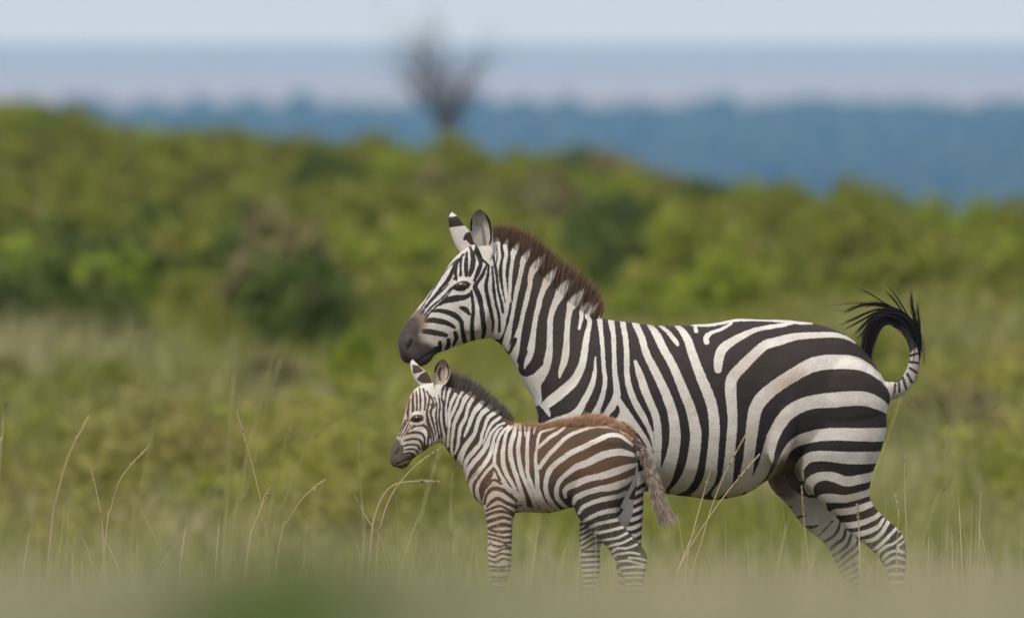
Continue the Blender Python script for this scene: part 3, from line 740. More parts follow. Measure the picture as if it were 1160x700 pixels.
W((1023,612,2.2),(1015,619,2.6),(1022,624,2.2)); W((1015,597,2),(1017,602,2))
W((1022,625,3),(1012,623,3),(1003,627,3.6),(999,632,3))
W((1024,633,3.4),(1013,630,3.4),(1002,636,3.4))
W((1024,641,3.6),(1013,640,3.4),(1003,643,3.4))
for k in range(11):
    y = 650+8.2*k; W((1028,y,3.8),(1014,y-1+(k % 3),3.6),(998,y+1.5-(k % 2),3.8))
# near and far front leg (x 690..730)
AD_W.append(('P', [(690,548),(732,530),(732,760),(684,760),(684,560)]))
for k in range(20):
    y = 552+9.4*k; B((692,y+9,4.5),(706,y+4,4.6),(718,y+2,4.4),(730,y-4,4.2))
# dark breast hidden behind the foal
for k in range(1, 3): B((612+k*12,500+k*6,8),(628+k*12,520+k*4,8),(650+k*10,528+k*4,7))
# head
AD_W.append(('P', [(560,262),(562.5,285),(561.5,305),(563,320),(567,335),(571.5,350),(571,360),(566.5,374),(563,384),(545,400),(480,430),(430,420),(440,360),(500,270),(520,255)]))
B((526,288,2),(519,296,3),(516,306,4.6),(517,317,3)); B((524,289,2),(522,298,3),(522,312,3)); B((529,286,2.5),(528,299,5),(528.3,312,4.4))
B((533,281,3),(536,293,6),(534.5,305,6),(532,313,3)); B((539,284,5),(544.5,297,4.4),(542,307,5.4),(537.5,318,3))
B((540,281,4),(546,293,3),(552,299,3),(554,302,2))
B((551,301,2.4),(546.5,312,4.4),(541,320,4.4),(538.5,325.5,6),(543,336,6),(545.7,349,5.6),(547,363,5.8),(548.5,374,5.4),(546.5,383,3.4))
B((554,300,2),(553,312,3.6),(550.5,324,4.6),(553,339,4.8),(556,353.5,4.4),(558.8,367,3.6),(557.5,376,2.2))
B((558,302,2),(559,315,2.8),(559.5,328,3.4),(561.5,342,3.4),(565,356,3.2),(566,368,3.4),(565.5,376,3))
B((559,290,2.2),(562,306,3),(563.5,321,3),(565,331,3.2),(568,343,3.4),(570,354,3))
B((496,346,2.2),(505,340.5,6.6),(516,338.2,7.6),(527,336.6,6),(534,332.5,3.6)); B((534,330,3),(535.5,341,3.4),(536.3,352,4.6),(535,364,4.6),(535,375,5.2),(535.5,384,5.4))
B((522,348.5,4),(528,351,6.4),(532,356,3))
B((490,352.5,2.6),(497,351.8,4.8),(508,354,6),(517,358,6.6),(523,365,5),(524.2,375,5),(526.5,387,5.2))
B((483,363.5,4.6),(491,362.6,6.4),(503,365,6.4),(511,368,5),(515,371,3.6)); B((480,375,6),(492,376.5,6.6),(505,379.6,5.6))
B((515.5,376.5,4.4),(517,382.5,5),(513.5,391,3)); B((508,385,4.4),(508.3,390,5.2),(506,396,4.6)); B((498.5,388,4.6),(498.5,393.5,5),(497,398.5,5))
B((519,294,1.4),(506,306,1.4),(493.5,323.5,2),(486,336,1.6),(476,351,1.6),(469,358.5,1.6))
B((515,299,2.2),(510.5,313,4.8),(499,327,3.4),(492,334.5,2),(485,343.5,1.7),(474.5,357.5,1.7))
B((509,321,1.2),(502,328,2.2),(493.5,335.5,3),(486,344.5,1.8),(477,357.5,1.8))
B((511,326,1.2),(508,330,1.8),(499,339,2.4),(489,347.5,2.2),(481,357.5,1.8))
B((512,328,1.4),(505,337,2),(493.5,348,2.2),(485,357,2.2),(481,363,2.2))
# eye rim and lid lines
B((514.5,316,2.4),(518,318,2))
AD_W.append(('Q', [(510.5,327.5),(514,323),(518,319.6),(523.5,317.8),(529,318.3),(533.8,321.8),(531.5,326),(526,329.3),(519,329.8),(514.5,328)]))
B((512,327,1.6),(507.5,329.5,1.0))
# tail bands
AD_W.append(('P', [(1007.5,425),(1050,380),(1050,470),(1008,458)]))
B((1014,436,3),(1012.5,446,2.6)); B((1018.5,434,3),(1018.5,444,2.8)); B((1023.5,430,3.4),(1026,440,3)); B((1028,424,3.4),(1033,433,3.2))
B((1031,417,3.4),(1038.5,422,3.2)); B((1031,410,3),(1040,411,3)); B((1031,403,3),(1041,400,3)); B((1030,396,3.4),(1040,391,3.6)); B((1028,389,4),(1038,384,4))
B((1010,455.5,3.6),(1024,449,3.4),(1034,439.5,3),(1040,426,3),(1043,409,3),(1042,390,3)); B((1008,431,2.4),(1016,433,2),(1024,427,1.6))

# far hind leg, inner side
AF = [('P', [(800,480),(1000,480),(1000,780),(800,780)])]
def F(*p): AF.append(('B', p))
F((880,559,2),(887,561.5,2)); F((891.5,574.5,2),(897,575,2)); F((903,587,3),(911,585,3)); F((913,596.5,2),(920,597.5,4),(927,595.5,2))
F((928.5,607,1.6),(937,597.5,1.6),(944,590,1.6)); F((934,614,3.2),(943,608.5,3.2),(950,600,3.2),(952,591,2.4)); F((941,623,4.2),(947,617,4.2),(956,610,4),(958.5,600,3))
F((945,630,4),(954,623.5,4),(961,617,4),(965,606,3.4)); F((948,637,4),(958.5,628,4),(968.5,620,4),(973,612,3)); F((950,644,3.8),(964,632.5,3.8),(975,624,3.4))
for k in range(14):
    y = 652+8*k; F((948,y,3.6),(962,y-9,3.6),(978,y-17,3.4))

AD_GREY = [
 ([(1012,441,10),(1028,431,12),(1037,410,12),(1036,392,10)], 5, 0.42),
 ([(470,354),(478,357),(482,362),(480,371),(476.5,379),(480,386),(488,390),(494,394),(496,402),(494,430),(440,430),(440,380),(460,361)], 4.2, 1.0),
 ([(500,737),(1100,737),(1100,760),(500,760)], 2.0, 1.0),
]
AD_DARK = [((466.5,384.5,2.5),(465.5,388.5,4.6),(463,393,3.4),(461.5,396,1.5)), ((494,397,1.2),(485,401.5,1.4),(475,408,1.4),(467,412.5,1.2))]
AD_BROWN = [([(480,362,8),(500,366,6)], 4, 0.6), ([(480,375,9),(502,379,6)], 4, 0.6), ([(590,395,20),(640,440,26),(680,470,20)], 18, 0.55), ([(740,500,40),(800,550,30),(870,545,30)], 20, 0.6), ([(900,530,20),(960,560,20),(1010,620,20)], 16, 0.7),
  ([(590,300,40),(620,340,60),(640,400,60)], 20, 0.6), ([(700,400,60),(960,420,90)], 30, 0.3)]
AD_SKIN = [([(884,522,12),(887,534,26),(890,546,34),(893,556,24)], 8, 0.9), ([(896,560,34),(905,575,24)], 16, 0.4), ([(470,352,7),(480,360,8)], 4, 0.55)]
AD_TINT = [([(896,430,20),(880,440,16)], 14, 0.6), ([(700,560,14),(800,571,14),(850,564,12)], 7, 0.55), ([(468,353,6),(477,357,9),(480,370,8),(479,384,6)], 5, 0.95), ([(670,365,8),(760,376,8)], 10, 0.3),([(640,350,30),(600,300,30)], 12, 0.35), ([(898,382,6),(930,380,6)], 10, .45)]

AD_TRUNK = [
 (628,425,612,478,24),(648,374,613,512,46),(672,361.5,636,548,62),(700,364,690,557,68),(735,368,735,557,74),(770,368.8,777,562,80),
 (805,366,812,566,82),(840,361.2,842,560,80),(870,361.3,866,546,77),(900,363.8,896,532,76),(930,367.5,922,535,72),(956,378,950,535,64),(980,399,975,528,52),(996,421,991,508,34),(1005,440,1001,473,15)]
AD_NECK = [(676,362,612,480,44),(660,352,604,454,35),(645,341,594,434,30),(628,325,585.5,418,27),(610,307,575.5,402,25),(592,290,567,390,24),(576,279,559,384,23),(562,273,552,376,22)]
AD_HEAD = [(566,277,562,376,20),(555,274,557,380,25),(543,276,551,383,27.5),(530,281,541,384,28.5),(518,290,528,388.5,27.5),(506,304,514.5,393,23),(494,320.5,504,397.5,18.5),(483,337,497,399.5,15.5),(472,350.5,492.5,403,14.5),(462.5,362,488,409.5,15.5),(455.5,373,481,414.5,17),(451.5,386,472,415.5,16),(453.5,398,463,411.5,10)]
AD_NHIND = [(905,460,1003,455,30,-38),(903,490,1004,482,33,-37),(902,510,997,508,33,-36),(904,527,990,526,30,-34),(908,545,986.5,543,26,-33),(921,561,985,558,22,-32),(936,576,988,568,18,-31),(950,590,999,583.5,15,-30),(966,606,1012,595.5,12.5,-30),(984,618.5,1022.5,610,11.5,-30),(996,632,1024.5,628,10.5,-30),(1003,646,1024,645,9,-30),(1006.5,670,1022.5,670,8.5,-30),(1007,702,1022,702,8.5,-30),(1004,716,1023,718,9.5,-30),(1000,729,1018,733,9,-30),(993,741,1019,744,10.5,-30)]
AD_FHIND = [(885,490,985,480,30,38),(872,522,962,515,30,36),(871,547,957,545,28,34),(893,574,957,574,22,33),(911,597,960,590,17,32),(926,608.5,968,600,13,31),(938.5,620,974.5,612,11.5,31),(946,633,975.5,630,10.5,31),(953,648,975,645,9,31),(958,665,975,665,8.5,31),(960,702,976,702,8.5,31),(957,716,977,718,9.5,31),(953,729,972,733,9,31),(946,741,972,744,10.5,31)]
def _fl(dx, yc): return [(650,480,728,490,26,yc*1.1),(660,515,729,515,27,yc),(676,545,728.5,545,22,yc),(691,570,728,570,17,yc),(700,600,727,600,13.5,yc),(703,625,726,625,11.5,yc),(702,642,727,640,12,yc),(705,662,723,660,9,yc),(707,702,722,702,8,yc),(704,718,724,720,9.5,yc),(701,731,720,734,9,yc),(696,742,722,745,10.5,yc)]
def shift(S, dx): return [(a+dx, b, c+dx, d, e, f) for a, b, c, d, e, f in S]
AD_NFRONT = _fl(0, -34); AD_FFRONT = shift(_fl(0, 34), -4)
AD_TAIL = [(994,441,10,0),(1004,442.5,9.8,0),(1013,442,9,0),(1022,438,8.2,0),(1029.5,430.5,7.6,0),(1034,420,7,0),(1036,408,6.4,0),(1035.5,396,5.6,0),(1032,385,5,0),(1026,375,4.4,0),(1018,367,3.6,0),(1008,361,3,0)]
FO = []
def W2(*p): FO.append(('W', p))
def B2(*p): FO.append(('B', p))
W2((504.5,438,2),(502.5,450,2),(502,462,2),(504,475,2),(505,486,1.6))
W2((509.5,440,3),(506.5,452,2.4),(505,465,2.5),(505.5,480,2.5),(505,485,2))
W2((515.5,447,4),(511,457,3.5),(508.5,467,3),(509,475,3),(509,480,3),(508,492,3),(506.5,506,3))
W2((525,443,3),(520,450,3.2),(517,458,3.4),(512,469,4),(510,473,3))
W2((534,443,3),(527,451,6),(525,456,4.4),(521.5,464,4.6),(516,476,4.2),(514,483,4),(512.5,495,3.2),(511.5,508,3.5),(513,517,3))
W2((537,449,4.5),(531.5,458,4),(529,466,3.7),(527,474,4),(522,483,4.2),(520,494,3.6),(518.5,505,3.2),(515.5,513,2))
W2((547,455,6),(539,464,6),(535,471,4.4),(531.5,481,4.2),(526,494,2.2))
W2((557,460,5),(548,466,5.5),(543,473,4.3),(540,482,4.2),(537,492,4.4),(529,503,6),(524,512,6.5),(521,522,7.5),(519,531,8))
W2((565,465,4),(556,470,4.4),(551.5,476,3.8),(549,484,3.6),(546,492,3.6),(544.5,501,3.8),(538,509.5,4.8),(530,519,4.8),(527,527,4),(526.5,533,3))
W2((566,473,3.2),(558,479,3.7),(552,489,2.7),(547.5,503,1.5))
W2((571,479,2.5),(564,482,2.8),(556,491,3.4),(552,502,5),(546,512,5.2),(537,523,5.2),(530,533,5.2),(527.5,545,4))
W2((568.5,483.5,2),(564,488,3),(560,495,3.2),(558,504,4),(555,514,4.4),(549.5,524,4.8),(541,535,4.8),(534,545,5.2),(533,556,4.4),(537,566,3))
W2((576,483,3),(569,489,3.2),(564,499,3.2),(561,510,3.7),(560,520,3.4),(559.5,526,3.6))
W2((559,525,3.4),(551.5,533,3.4),(545,542,3.6),(540.5,552,4.2),(541,563,4.2),(546,574,3.4))
W2((560,525,3.4),(565.5,535,3.8),(570,543,3.8),(575.5,550.5,3.6),(584,560,4.4),(588,568,6))
W2((580,483,3),(574,490,3.2),(571,501,4.2),(569.5,514,5),(570,526,5),(574,537,4.6),(580,547,4.2),(585,557,4),(589,566,4))
W2((584.5,481,4),(582,492,5),(578.5,503,5.2),(578,514,5.2),(581.5,529,5),(586,542,5),(590,555,5),(593,566,5.2),(595,578,6))
W2((589,481,3.4),(589,492,3.8),(587,505,4.8),(587.5,518,4.8),(590,531,4.8),(594,543,4.5),(600,556,4.4),(605,569,5),(609,580,5.4))
W2((594.5,483,2.2),(595,494,1.6)); W2((606,484,2.5),(604.5,490.5,1.6))
W2((599.5,484,2.7),(597.7,497,3.7),(597,510,4),(597.2,524,4.2),(598,537,4.2),(602,548,4.3),(607,561,4.6),(613,572,5),(618,581,5.4))
W2((630,484,2.4),(620,487,2.4),(612.5,489.5,3),(609.5,497,3.2),(608,508,3.2),(606.5,519,3.6),(607.5,530,4.6),(608.5,541,5),(609,552,4.8),(613,564,5),(619,573,5),(626,579,5.2))
W2((641,482.5,2.2),(633,489,3.3),(624,494.5,4.2),(617,500,3.7),(610,506.5,3))
W2((712,493.5,1.8),(705,489,2.6),(696,485,3.2),(685,482.5,3.5),(673,482.5,3.5),(660,486,3.5),(648,491,4),(639,497,4.4),(631,505,4.6),(622,514,4.8),(615,523,4.8),(611,529,5))
W2((716,503.5,2.5),(708,497,4.2),(700,493,4.8),(690,493,5),(677,498,5.7),(662,505,6),(648,511.5,6),(637,519,6),(629,525,6),(622.5,532,6),(619,541,5.4),(618,551,5.2),(620,562,5.2),(626,571,5.2),(632,577.5,4))
W2((717.5,515,4),(706,511.8,7),(694,512,8),(680,516,8.5),(666,523,8),(653,528,6.8),(642,536,5.4),(634,544,5.2),(630.5,553,5.2),(631,563,5.2),(637,571,4.8),(644,576,3))
W2((720,526,4),(710,528.6,6.4),(695,534,8.4),(680,538.6,7.6),(665,541.8,6.8),(652,547.5,7.4),(644,551,7),(639.5,556,5),(640.5,563,3.6))
W2((718,540,4.5),(706,546.5,8),(692,551,8),(677,553.5,6.4),(662,558,6),(652,563.5,6),(649,570,4))
W2((709,558.5,6),(700,561.5,5.4),(686,564,5.4),(672,568,4.8),(660,574,4.6),(655,581,3.2))
W2((700,577,5.5),(686,578.5,5.2),(674,582.5,4.6),(664,588,3.8),(657,593,2.4))
W2((701,587.5,4),(688,590,4),(676,592.8,4),(668,597,3.2))
W2((706,596,3.4),(695,599,3.4),(682,601.8,3.8),(672,603.5,3.8))
W2((710,603,2.8),(700,608,2.8),(690,610,2.8),(679,611.5,2.8))
W2((715,609,2.4),(705,614,2.8),(696,616,2.8),(687,619,2.4)); W2((721,616,2.4),(710,620,2.7),(700,620,2.7),(692,624.5,2.4))
W2((724,627,2.2),(715,625,2.6),(705,626,2.6),(697,628,2.6),(694,632,2)); W2((732,634,2.2),(722,631.5,2.3),(712,631,2.3))
W2((733,640,2.4),(720,636.5,2.5),(710,634,2.5),(698,636,2.2))
for k in range(18):
    y = 643+6*k; W2((736,y,2.8),(718,y-2+(k % 2),2.7),(698,y+1,2.8))
W2((584,574,6),(592,577,7),(602,578,6),(612,579,5))
W2((590,583,5),(605,584,4),(622,585,4),(640,581,4),(650,577,3))
# rear of the near thigh: plain pale
W2((722,512,3),(722.5,530,4.5),(719,545,5),(712,560,5),(706,574,5))
# shoulder chevrons and foreleg
FO.append(('P', [(549,585),(553,577),(560,583),(583,583),(592,600),(592,760),(540,760),(540,600)]))
FO.append(('P', [(545,571),(553,545),(559,531),(568,543),(584,565),(584,600),(552,600)]))
B2((552,546,2),(557,537,3.2),(559.5,530,2.4),(566,543,3.4)); B2((545,556,3.4),(551,551,3.4),(559,543,3.4),(568,547.5,2.6))
B2((548.5,570,3.4),(551,560,4),(558,553,5),(569,554.5,5),(577,560,4),(585,566,3.6)); B2((552,573,3.2),(557,567.5,4),(564,564,4.4),(573,568.5,4.4),(585,574,3.8))
B2((551,578,2.8),(560,574,3.4),(568,572.5,3),(576,577,3),(584,582,3)); B2((550,584,3.6),(558,580.5,3.8),(568,578.5,3.6),(577,581,3.2),(582,584,3))
B2((551,591,4.6),(560,587.8,4.6),(570,585.5,4),(578,587.6,3.4)); B2((553,598,3),(562,595,4.4),(571,593.5,5.4),(578,595,4))
B2((553,598.5,2.4),(560,601,3.4),(570,602,3.8),(578,600.8,3.6)); B2((553,604,2.6),(562,606,3),(570,608,3.4),(578,607.5,3.4)); B2((554,609,2.6),(562,611,2.8),(570,613.5,2.8),(578,614,2.8))
B2((558,616.5,3.2),(565,618.5,3.4),(572,617,2.6),(578,620,3)); B2((554,617,2),(556,614,1.6)); B2((555,623,2.2),(562,624.5,2.8),(570,621,2.6),(578,621,2.6))
B2((554,628,2.6),(560,630,2.8),(568,626.3,2.8),(578,628,2.8)); B2((554,633.8,2.6),(562,636,2.8),(570,632,2.8),(578,634,2.8))
for k in range(19):
    y = 640+5.9*k; B2((550,y,2.9),(566,y+1.6-(k % 2)*2,3),(580,y,2.9))
# head
FO.append(('P', [(500,430),(503,445),(501.5,460),(503,475),(504.5,490),(504,506),(495,530),(430,540),(430,480),(455,425),(480,418)]))
B2((463.5,452,2),(462.5,464,3),(462.5,472,2.2)); B2((468,444.5,2),(467.5,453,3),(468,463,3.2),(467,469,2)); B2((471.5,443,2),(472,453,2.7),(472.5,465.5,2.5))
B2((475,439.5,2),(476.3,452,2.7),(476,466,2.2)); B2((479.5,440,2.2),(482,451.5,2.6),(481,464,2.2))
B2((483.5,443,2.2),(486.5,451,2.4),(484,465,2.8),(484.5,474,3.2),(488,484,3.2),(491,493,2.7),(491,501,1.6))
B2((487,447,1.8),(491,456,2.6),(488,467,2.8),(490,476,2.6),(493,488,2.2),(494,494,1.6)); B2((492,450,1.6),(495,459,1.8),(494,471,2.2),(495.5,484,2.2),(498,496,2))
B2((497,447,1.8),(498.5,459,2.2),(497.5,472,2.2),(499,484,2.2),(501,496,2)); B2((502,440,2),(500.5,450,2.4),(502.5,459,2.6),(502.5,469,3),(503.5,480,3),(505,488,3))
B2((466,485.5,2),(470,482,3.4),(478,480.8,4),(483,484,3.4),(485.7,491,3.2),(485,500,2.8),(484,509,2)); B2((460.5,491.5,2),(469,489.5,3.2),(477.5,490.8,3.2),(480.7,496,2.8),(481,503,2.4),(482,511,2))
B2((458,499,2),(467.5,496.6,3),(475,498,2.6),(478,502,2.3),(479,509,2)); B2((455.5,505.4,2),(465,503.3,2.6),(473.5,504.6,2.2),(475.5,509,2)); B2((457,509.7,2),(466,508.3,2.2),(471.5,510,2.2),(474,514,2.2))
B2((458,513.5,2),(465,513,2.6),(469,515.5,2),(468,519,2)); B2((482,474,2),(486,484,2),(488.5,494,2),(489,504,1.4)); B2((478,516,1.4),(481,509,1.4))
B2((462.5,474,1.7),(458,484,1.6),(452.5,494,1.6)); B2((464.5,476,1.6),(461,485,1.6),(455,494.5,1.6)); B2((460,475,1.4),(456,484,1.4),(450,494,1.4)); B2((466,478,1.5),(463.5,486,1.5),(459,493,1.5))
FO.append(('W', [(465,478.5,2.6),(472,480,2),(480,478,2.4),(482,472,2)]))
FO.append(('W', [(466,469,2.2),(472,466.5,2.4),(479,467,2.2)]))
FO.append(('Q', [(464.3,476.6),(466.5,472),(470,469.5),(476,469),(480,471.5),(479.8,476),(475,478),(468,478)])); B2((488,457,1.6),(491,462,1.6),(494,457,1.6))
FO_GREY = [
 ([(448,495),(453.5,499),(455,505),(456,511),(465,514.5),(468,519),(466,540),(430,540),(430,500)], 2.0, 1.0),
 ([(430,741),(800,741),(800,765),(430,765)], 2.0, 1.0)]
FO_DARK = [((452,508,1.4),(450.5,511.5,3),(448.5,515,1.6)), ((468,519,1),(460,521.5,1.1),(450,526,1.1))]
FO_BROWN = [([(580,478,8),(620,480,14),(650,478,22),(690,476,22),(716,490,16)], 12, 1.0), ([(600,520,30),(640,520,50),(690,530,50)], 26, 0.85), ([(560,530,50),(566,600,40)], 24, 0.7), ([(680,600,60)], 20, 0.5), ([(480,450,30),(468,500,26)], 12, 0.55), ([(466,441,8),(459,462,7),(455,482,5)], 5, 0.9)]
FO_SKIN = [([(450,492,6),(455,499,4)], 3, 0.35)]
FO_TINT = [([(584,478,6),(620,481,10),(650,476,18),(690,474,20),(714,488,14)], 8, 0.9), ([(467,440,5),(461,450,5),(458,464,4),(455,482,4)], 3, 0.9), ([(590,570,20),(620,578,20)], 12, 0.4), ([(566,560,30),(566,640,30)], 20, 0.3), ([(464,455,10),(462,495,14)], 8, 0.35), ([(660,510,60)], 30, 0.3)]
FO_TRUNK = [(562,494,529,545,14),(576,480,538,566,25),(590,480.5,560,579,31),(607,480.5,602,580,34),(625,479,623,580.5,35),(645,475.5,640,577,36),(665,473,658,572,36),(685,474.5,682,562,33),(700,480,698,556,28),(711,489,709,546,21),(718,503,716,530,12)]
FO_NECK = [(584,481,530,546,22),(573,474,525,531,18),(558,465,515,520,16),(543,455,507,511,14.5),(527,445,503,505,13.5),(512,437,498,501,13)]
FO_HEAD = [(509,437,505,498,12),(498,433,501,501.5,15.5),(486,434,495,503,17),(475,437.5,487,507,17.5),(467,444,479,512.5,16),(461.5,456,472,517,13),(458,472,466,522,10.5),(454,486,462,525.5,9.5),(448,498,460,528.5,9.6),(443,507,455,531.5,9.6),(441.5,517,447.5,529,6)]
FO_NHIND = [(650,500,715,500,20,-19),(644,525,720,517,21,-18.5),(642,545,719.5,533,20,-18),(643,558,713,550,18,-18),(650,575,704,564,16,-17),(656.5,588,699.5,577,13.5,-17),(668,599,702,590,11,-16),(678,609,713,603,9.6,-16),(688,619.5,724,615,9,-16),(695,631,732,627,8.5,-16),(701,643,733,640,7.6,-16),(707,660,728,660,6.8,-16),(708,700,725,700,6.4,-16),(705,720,727,724,7.5,-16),(701,733,722,737,7.2,-16),(696,744,722,748,8.2,-16)]
FO_FHIND = [(652,530,722,525,18,15),(652,545,722,542,18,15),(654,570,719,568,16,15),(656,588,716,588,12.5,15),(656.5,602,705,603,9.5,15),(657,613,684,611,9,15),(658.5,626,679,624,8.2,15),(660,642,679,641,7.2,15),(661,662,677,662,6.6,15),(662,700,677,700,6.4,15),(659,716,679,719,7.5,15),(656,731,675,734,7.2,15),(651,744,676,748,8.2,15)]
FO_NFRONT = [(540,530,588,540,12,-14),(543,555,588,558,14,-14),(548,575,585,573,12.5,-13.5),(551,590,581,589,10.5,-13.5),(552.5,608,579,607,9.4,-13.5),(553,626,578.5,625,9.2,-13.5),(554,640,578,640,8.8,-13.5),(556,655,576,655,7.4,-13.5),(557.5,675,573.5,675,6.4,-13.5),(557,708,572.5,708,6.2,-13.5),(555,722,575,725,7.4,-13.5),(553,733,571,737,7,-13.5),(548,745,573,748,8,-13.5)]
FO_FFRONT = [(a+2, b, c+1, d, e, -f) for a, b, c, d, e, f in FO_NFRONT]
FO_TAIL = [(706,486,7,0),(713,494,7,-1),(721,504,6.5,-2),(728,514,6.3,-4),(734,526,6,-5),(738,538,5.8,-6),(742,550,5.6,-6),(745,562,5,-6),(749,574,4,-6),(753,583,2.6,-6)]
def finish(A, sections, tail, voxel, sm, ops, start, far_ops, far_test, masks, mt, ears, shape=None, dark=(), eyep=(0, 0)):
    for S in sections: A.add(loft(S))
    A.add(path_loft(tail, nseg=16, ex=2.0))
    if shape: shape(A)
    co, no, q, t = A.fuse(voxel, sm)
    X, Y, D = A.px(co)
    # soft relief of muscle and loose skin, nostril and lip line
    rel = np.array([mnoise.noise(Vector((p[0]*9, p[1]*9, p[2]*6)))*0.0055 + mnoise.noise(Vector((p[0]*30, p[1]*30, p[2]*22)))*0.0014 for p in co])
    dk = np.full(len(co), 9.0)
    for pts in dark: dk = np.minimum(dk, capsule(np.array(pts, float), X, Y))
    rel = rel*ss(0, 6, np.hypot(X-eyep[0], Y-eyep[1])-8) - 0.0045*(1-ss(-1.5, 1.5, dk))
    co = co + no*rel[:, None]
    def stripe(X, Y, D):
        f = field(ops, X, Y, start)
        m = far_test(X, Y, D)
        if m.any(): f[m] = field(far_ops, X[m], Y[m], -5)
        return np.clip(f, -6, 6)
    at = {'stripe': stripe(X, Y, D)}
    for k in ('grey', 'brown', 'skin', 'tint'): at[k] = mask(masks[k], X, Y)
    kd = 1-ss(-0.8, 0.8, dk); at['stripe'] = np.where(dk < 4, np.maximum(at['stripe'], 4), at['stripe']); at['grey'] = at['grey']*(1-kd); at['stripe'] = np.maximum(at['stripe'], kd*12-6); at['brown'] = at['brown']*(1-kd)
    n = len(co)
    for V, qq, side, uu, vv, fn in ears:
        co = np.concatenate([co, A.w(V)]); q = np.concatenate([q, qq+n]); n += len(V)
        ea = fn(side, uu, vv, V[:, 0], V[:, 1])
        for k in at: at[k] = np.concatenate([at[k], ea.get(k, np.zeros(len(V)))])
    me = mesh_np('body', co, q, t, at); me.materials.append(mt)
    link(bpy.data.objects.new('body', me), A.root)
    return co, no, X, Y, D, stripe

def fur(A, co, no, stripe, n, lmm, wmm, hm, seed, lift=0.35, flow=(0.7, 0, -0.6), lenf=None, namez='coat_hair'):
    rs = np.random.RandomState(seed); m = len(no); idx = rs.randint(0, m, n)
    P = co[:m][idx]; Nn = no[idx]
    X, Y, D = A.px(P)
    keep = Y < 735; P, Nn, X, Y, D = P[keep], Nn[keep], X[keep], Y[keep], D[keep]
    d = np.array(flow)[None, :] + 0.25*rs.normal(0, 1, P.shape)
    d = d - (d*Nn).sum(1)[:, None]*Nn; d /= np.linalg.norm(d, axis=1)[:, None]+1e-9
    d = d + lift*Nn
    L = lmm/1000*rs.uniform(0.6, 1.3, len(P))
    if lenf is not None:
        lf, el = lenf(X, Y); L = L*lf; d = d + el[:, None]*Nn
    s = stripe(X, Y, D)
    me = hair_mesh(namez, P-Nn*0.002, d, L, wmm/1000, None, 0.08, seed, seg=1)
    a = me.attributes['stripe']; a.data.foreach_set('value', np.repeat(s, 3).astype(np.float32))
    me.materials.append(hm)
    link(bpy.data.objects.new(namez, me), A.root)

def crest_hairs(A, crest, tip, n, yw, wmm, stripe, hm, seed, name='mane', jit=0.18):
    """crest and tip: matching px curves"""
    rs = np.random.RandomState(seed); C = cr(crest, 12); T = cr(tip, 12); k = rs.rand(n)*(len(C)-1); i = k.astype(int).clip(0, len(C)-2); f = (k-i)[:, None]
    c = C[i]*(1-f)+C[i+1]*f; t = T[i]*(1-f)+T[i+1]*f
    yy = rs.uniform(-1, 1, n)*yw
    lenk = rs.uniform(0.72, 1.06, (n, 1))
    tt = c+(t-c)*lenk + rs.normal(0, 1, (n, 2))*np.linalg.norm(t-c, axis=1)[:, None]*jit*0.4
    root = np.stack([c[:, 0], c[:, 1]+3+np.abs(yy)*0.5, yy], -1); end = np.stack([tt[:, 0], tt[:, 1], yy*0.55+rs.normal(0, 0.8, n)], -1)
    P, E = A.w(root), A.w(end); D = E-P; L = np.linalg.norm(D, axis=1)
    def samp(V):
        X, Y, Dp = A.px(V); return stripe(X, Y, np.zeros(len(X)))
    me = hair_mesh(name, P, D, L, wmm/1000, samp, 0.05, seed, seg=4); me.materials.append(hm)
    nv = len(me.vertices); sv = np.zeros(nv, np.float32); tv = np.zeros(nv, np.float32)
    me.attributes['stripe'].data.foreach_get('value', sv); me.attributes['tip'].data.foreach_get('value', tv)
    me.attributes['stripe'].data.foreach_set('value', sv+6*np.clip(tv-0.35, 0, 1))
    link(bpy.data.objects.new(name, me), A.root)

def lock_hairs(A, locks, per, seed, wmm, hm, name='tail_tuft', spread=1.6, thick=3.0):
    """each lock: px polyline; many long hairs running along it as curved strips"""
    rs = np.random.RandomState(seed); Vs, Q, Tr, tip, rnd = [], [], [], [], []; n = 0
    for pts, dens, sp in locks:
        C = cr([(p[0], p[1], p[2] if len(p) > 2 else 0) for p in pts], 5); m = len(C)
        for h in range(int(per*dens)):
            a = rs.uniform(0, 0.25); b = rs.uniform(0.75, 1.0); ts = np.linspace(a, b, 9)*(m-1); i = ts.astype(int).clip(0, m-2); f = (ts-i)[:, None]
            c = C[i]*(1-f)+C[i+1]*f
            o0 = rs.normal(0, 1, 3)*np.array([1, 1, 1])*sp*0.7; o1 = rs.normal(0, 1, 3)*sp
            g = np.linspace(0, 1, 9)[:, None]
            c = c + o0*(1-g) + o1*g + np.sin(g*3+rs.rand()*6)*0.3
            T = np.gradient(c, axis=0); s = np.cross(T, rs.normal(0, 1, 3)); s /= np.linalg.norm(s, axis=1)[:, None]+1e-9
            ww = wmm/1000/A.s*0.5*np.interp(g[:, 0], [0, 0.6, 1], [1, 0.8, 0.15])[:, None]
            V = np.stack([c-s*ww, c+s*ww], 1).reshape(-1, 3); Vs.append(V)
            for k in range(8): Q.append((n+2*k, n+2*k+1, n+2*k+3, n+2*k+2))
            tip += list(np.repeat(g[:, 0], 2)); rnd += [rs.rand()]*18; n += 18
    me = mesh_np(name, A.w(np.concatenate(Vs)), Q, None, {'stripe': np.full(n, 4.0), 'tip': tip, 'rnd': rnd})
    me.materials.append(hm); link(bpy.data.objects.new(name, me), A.root)

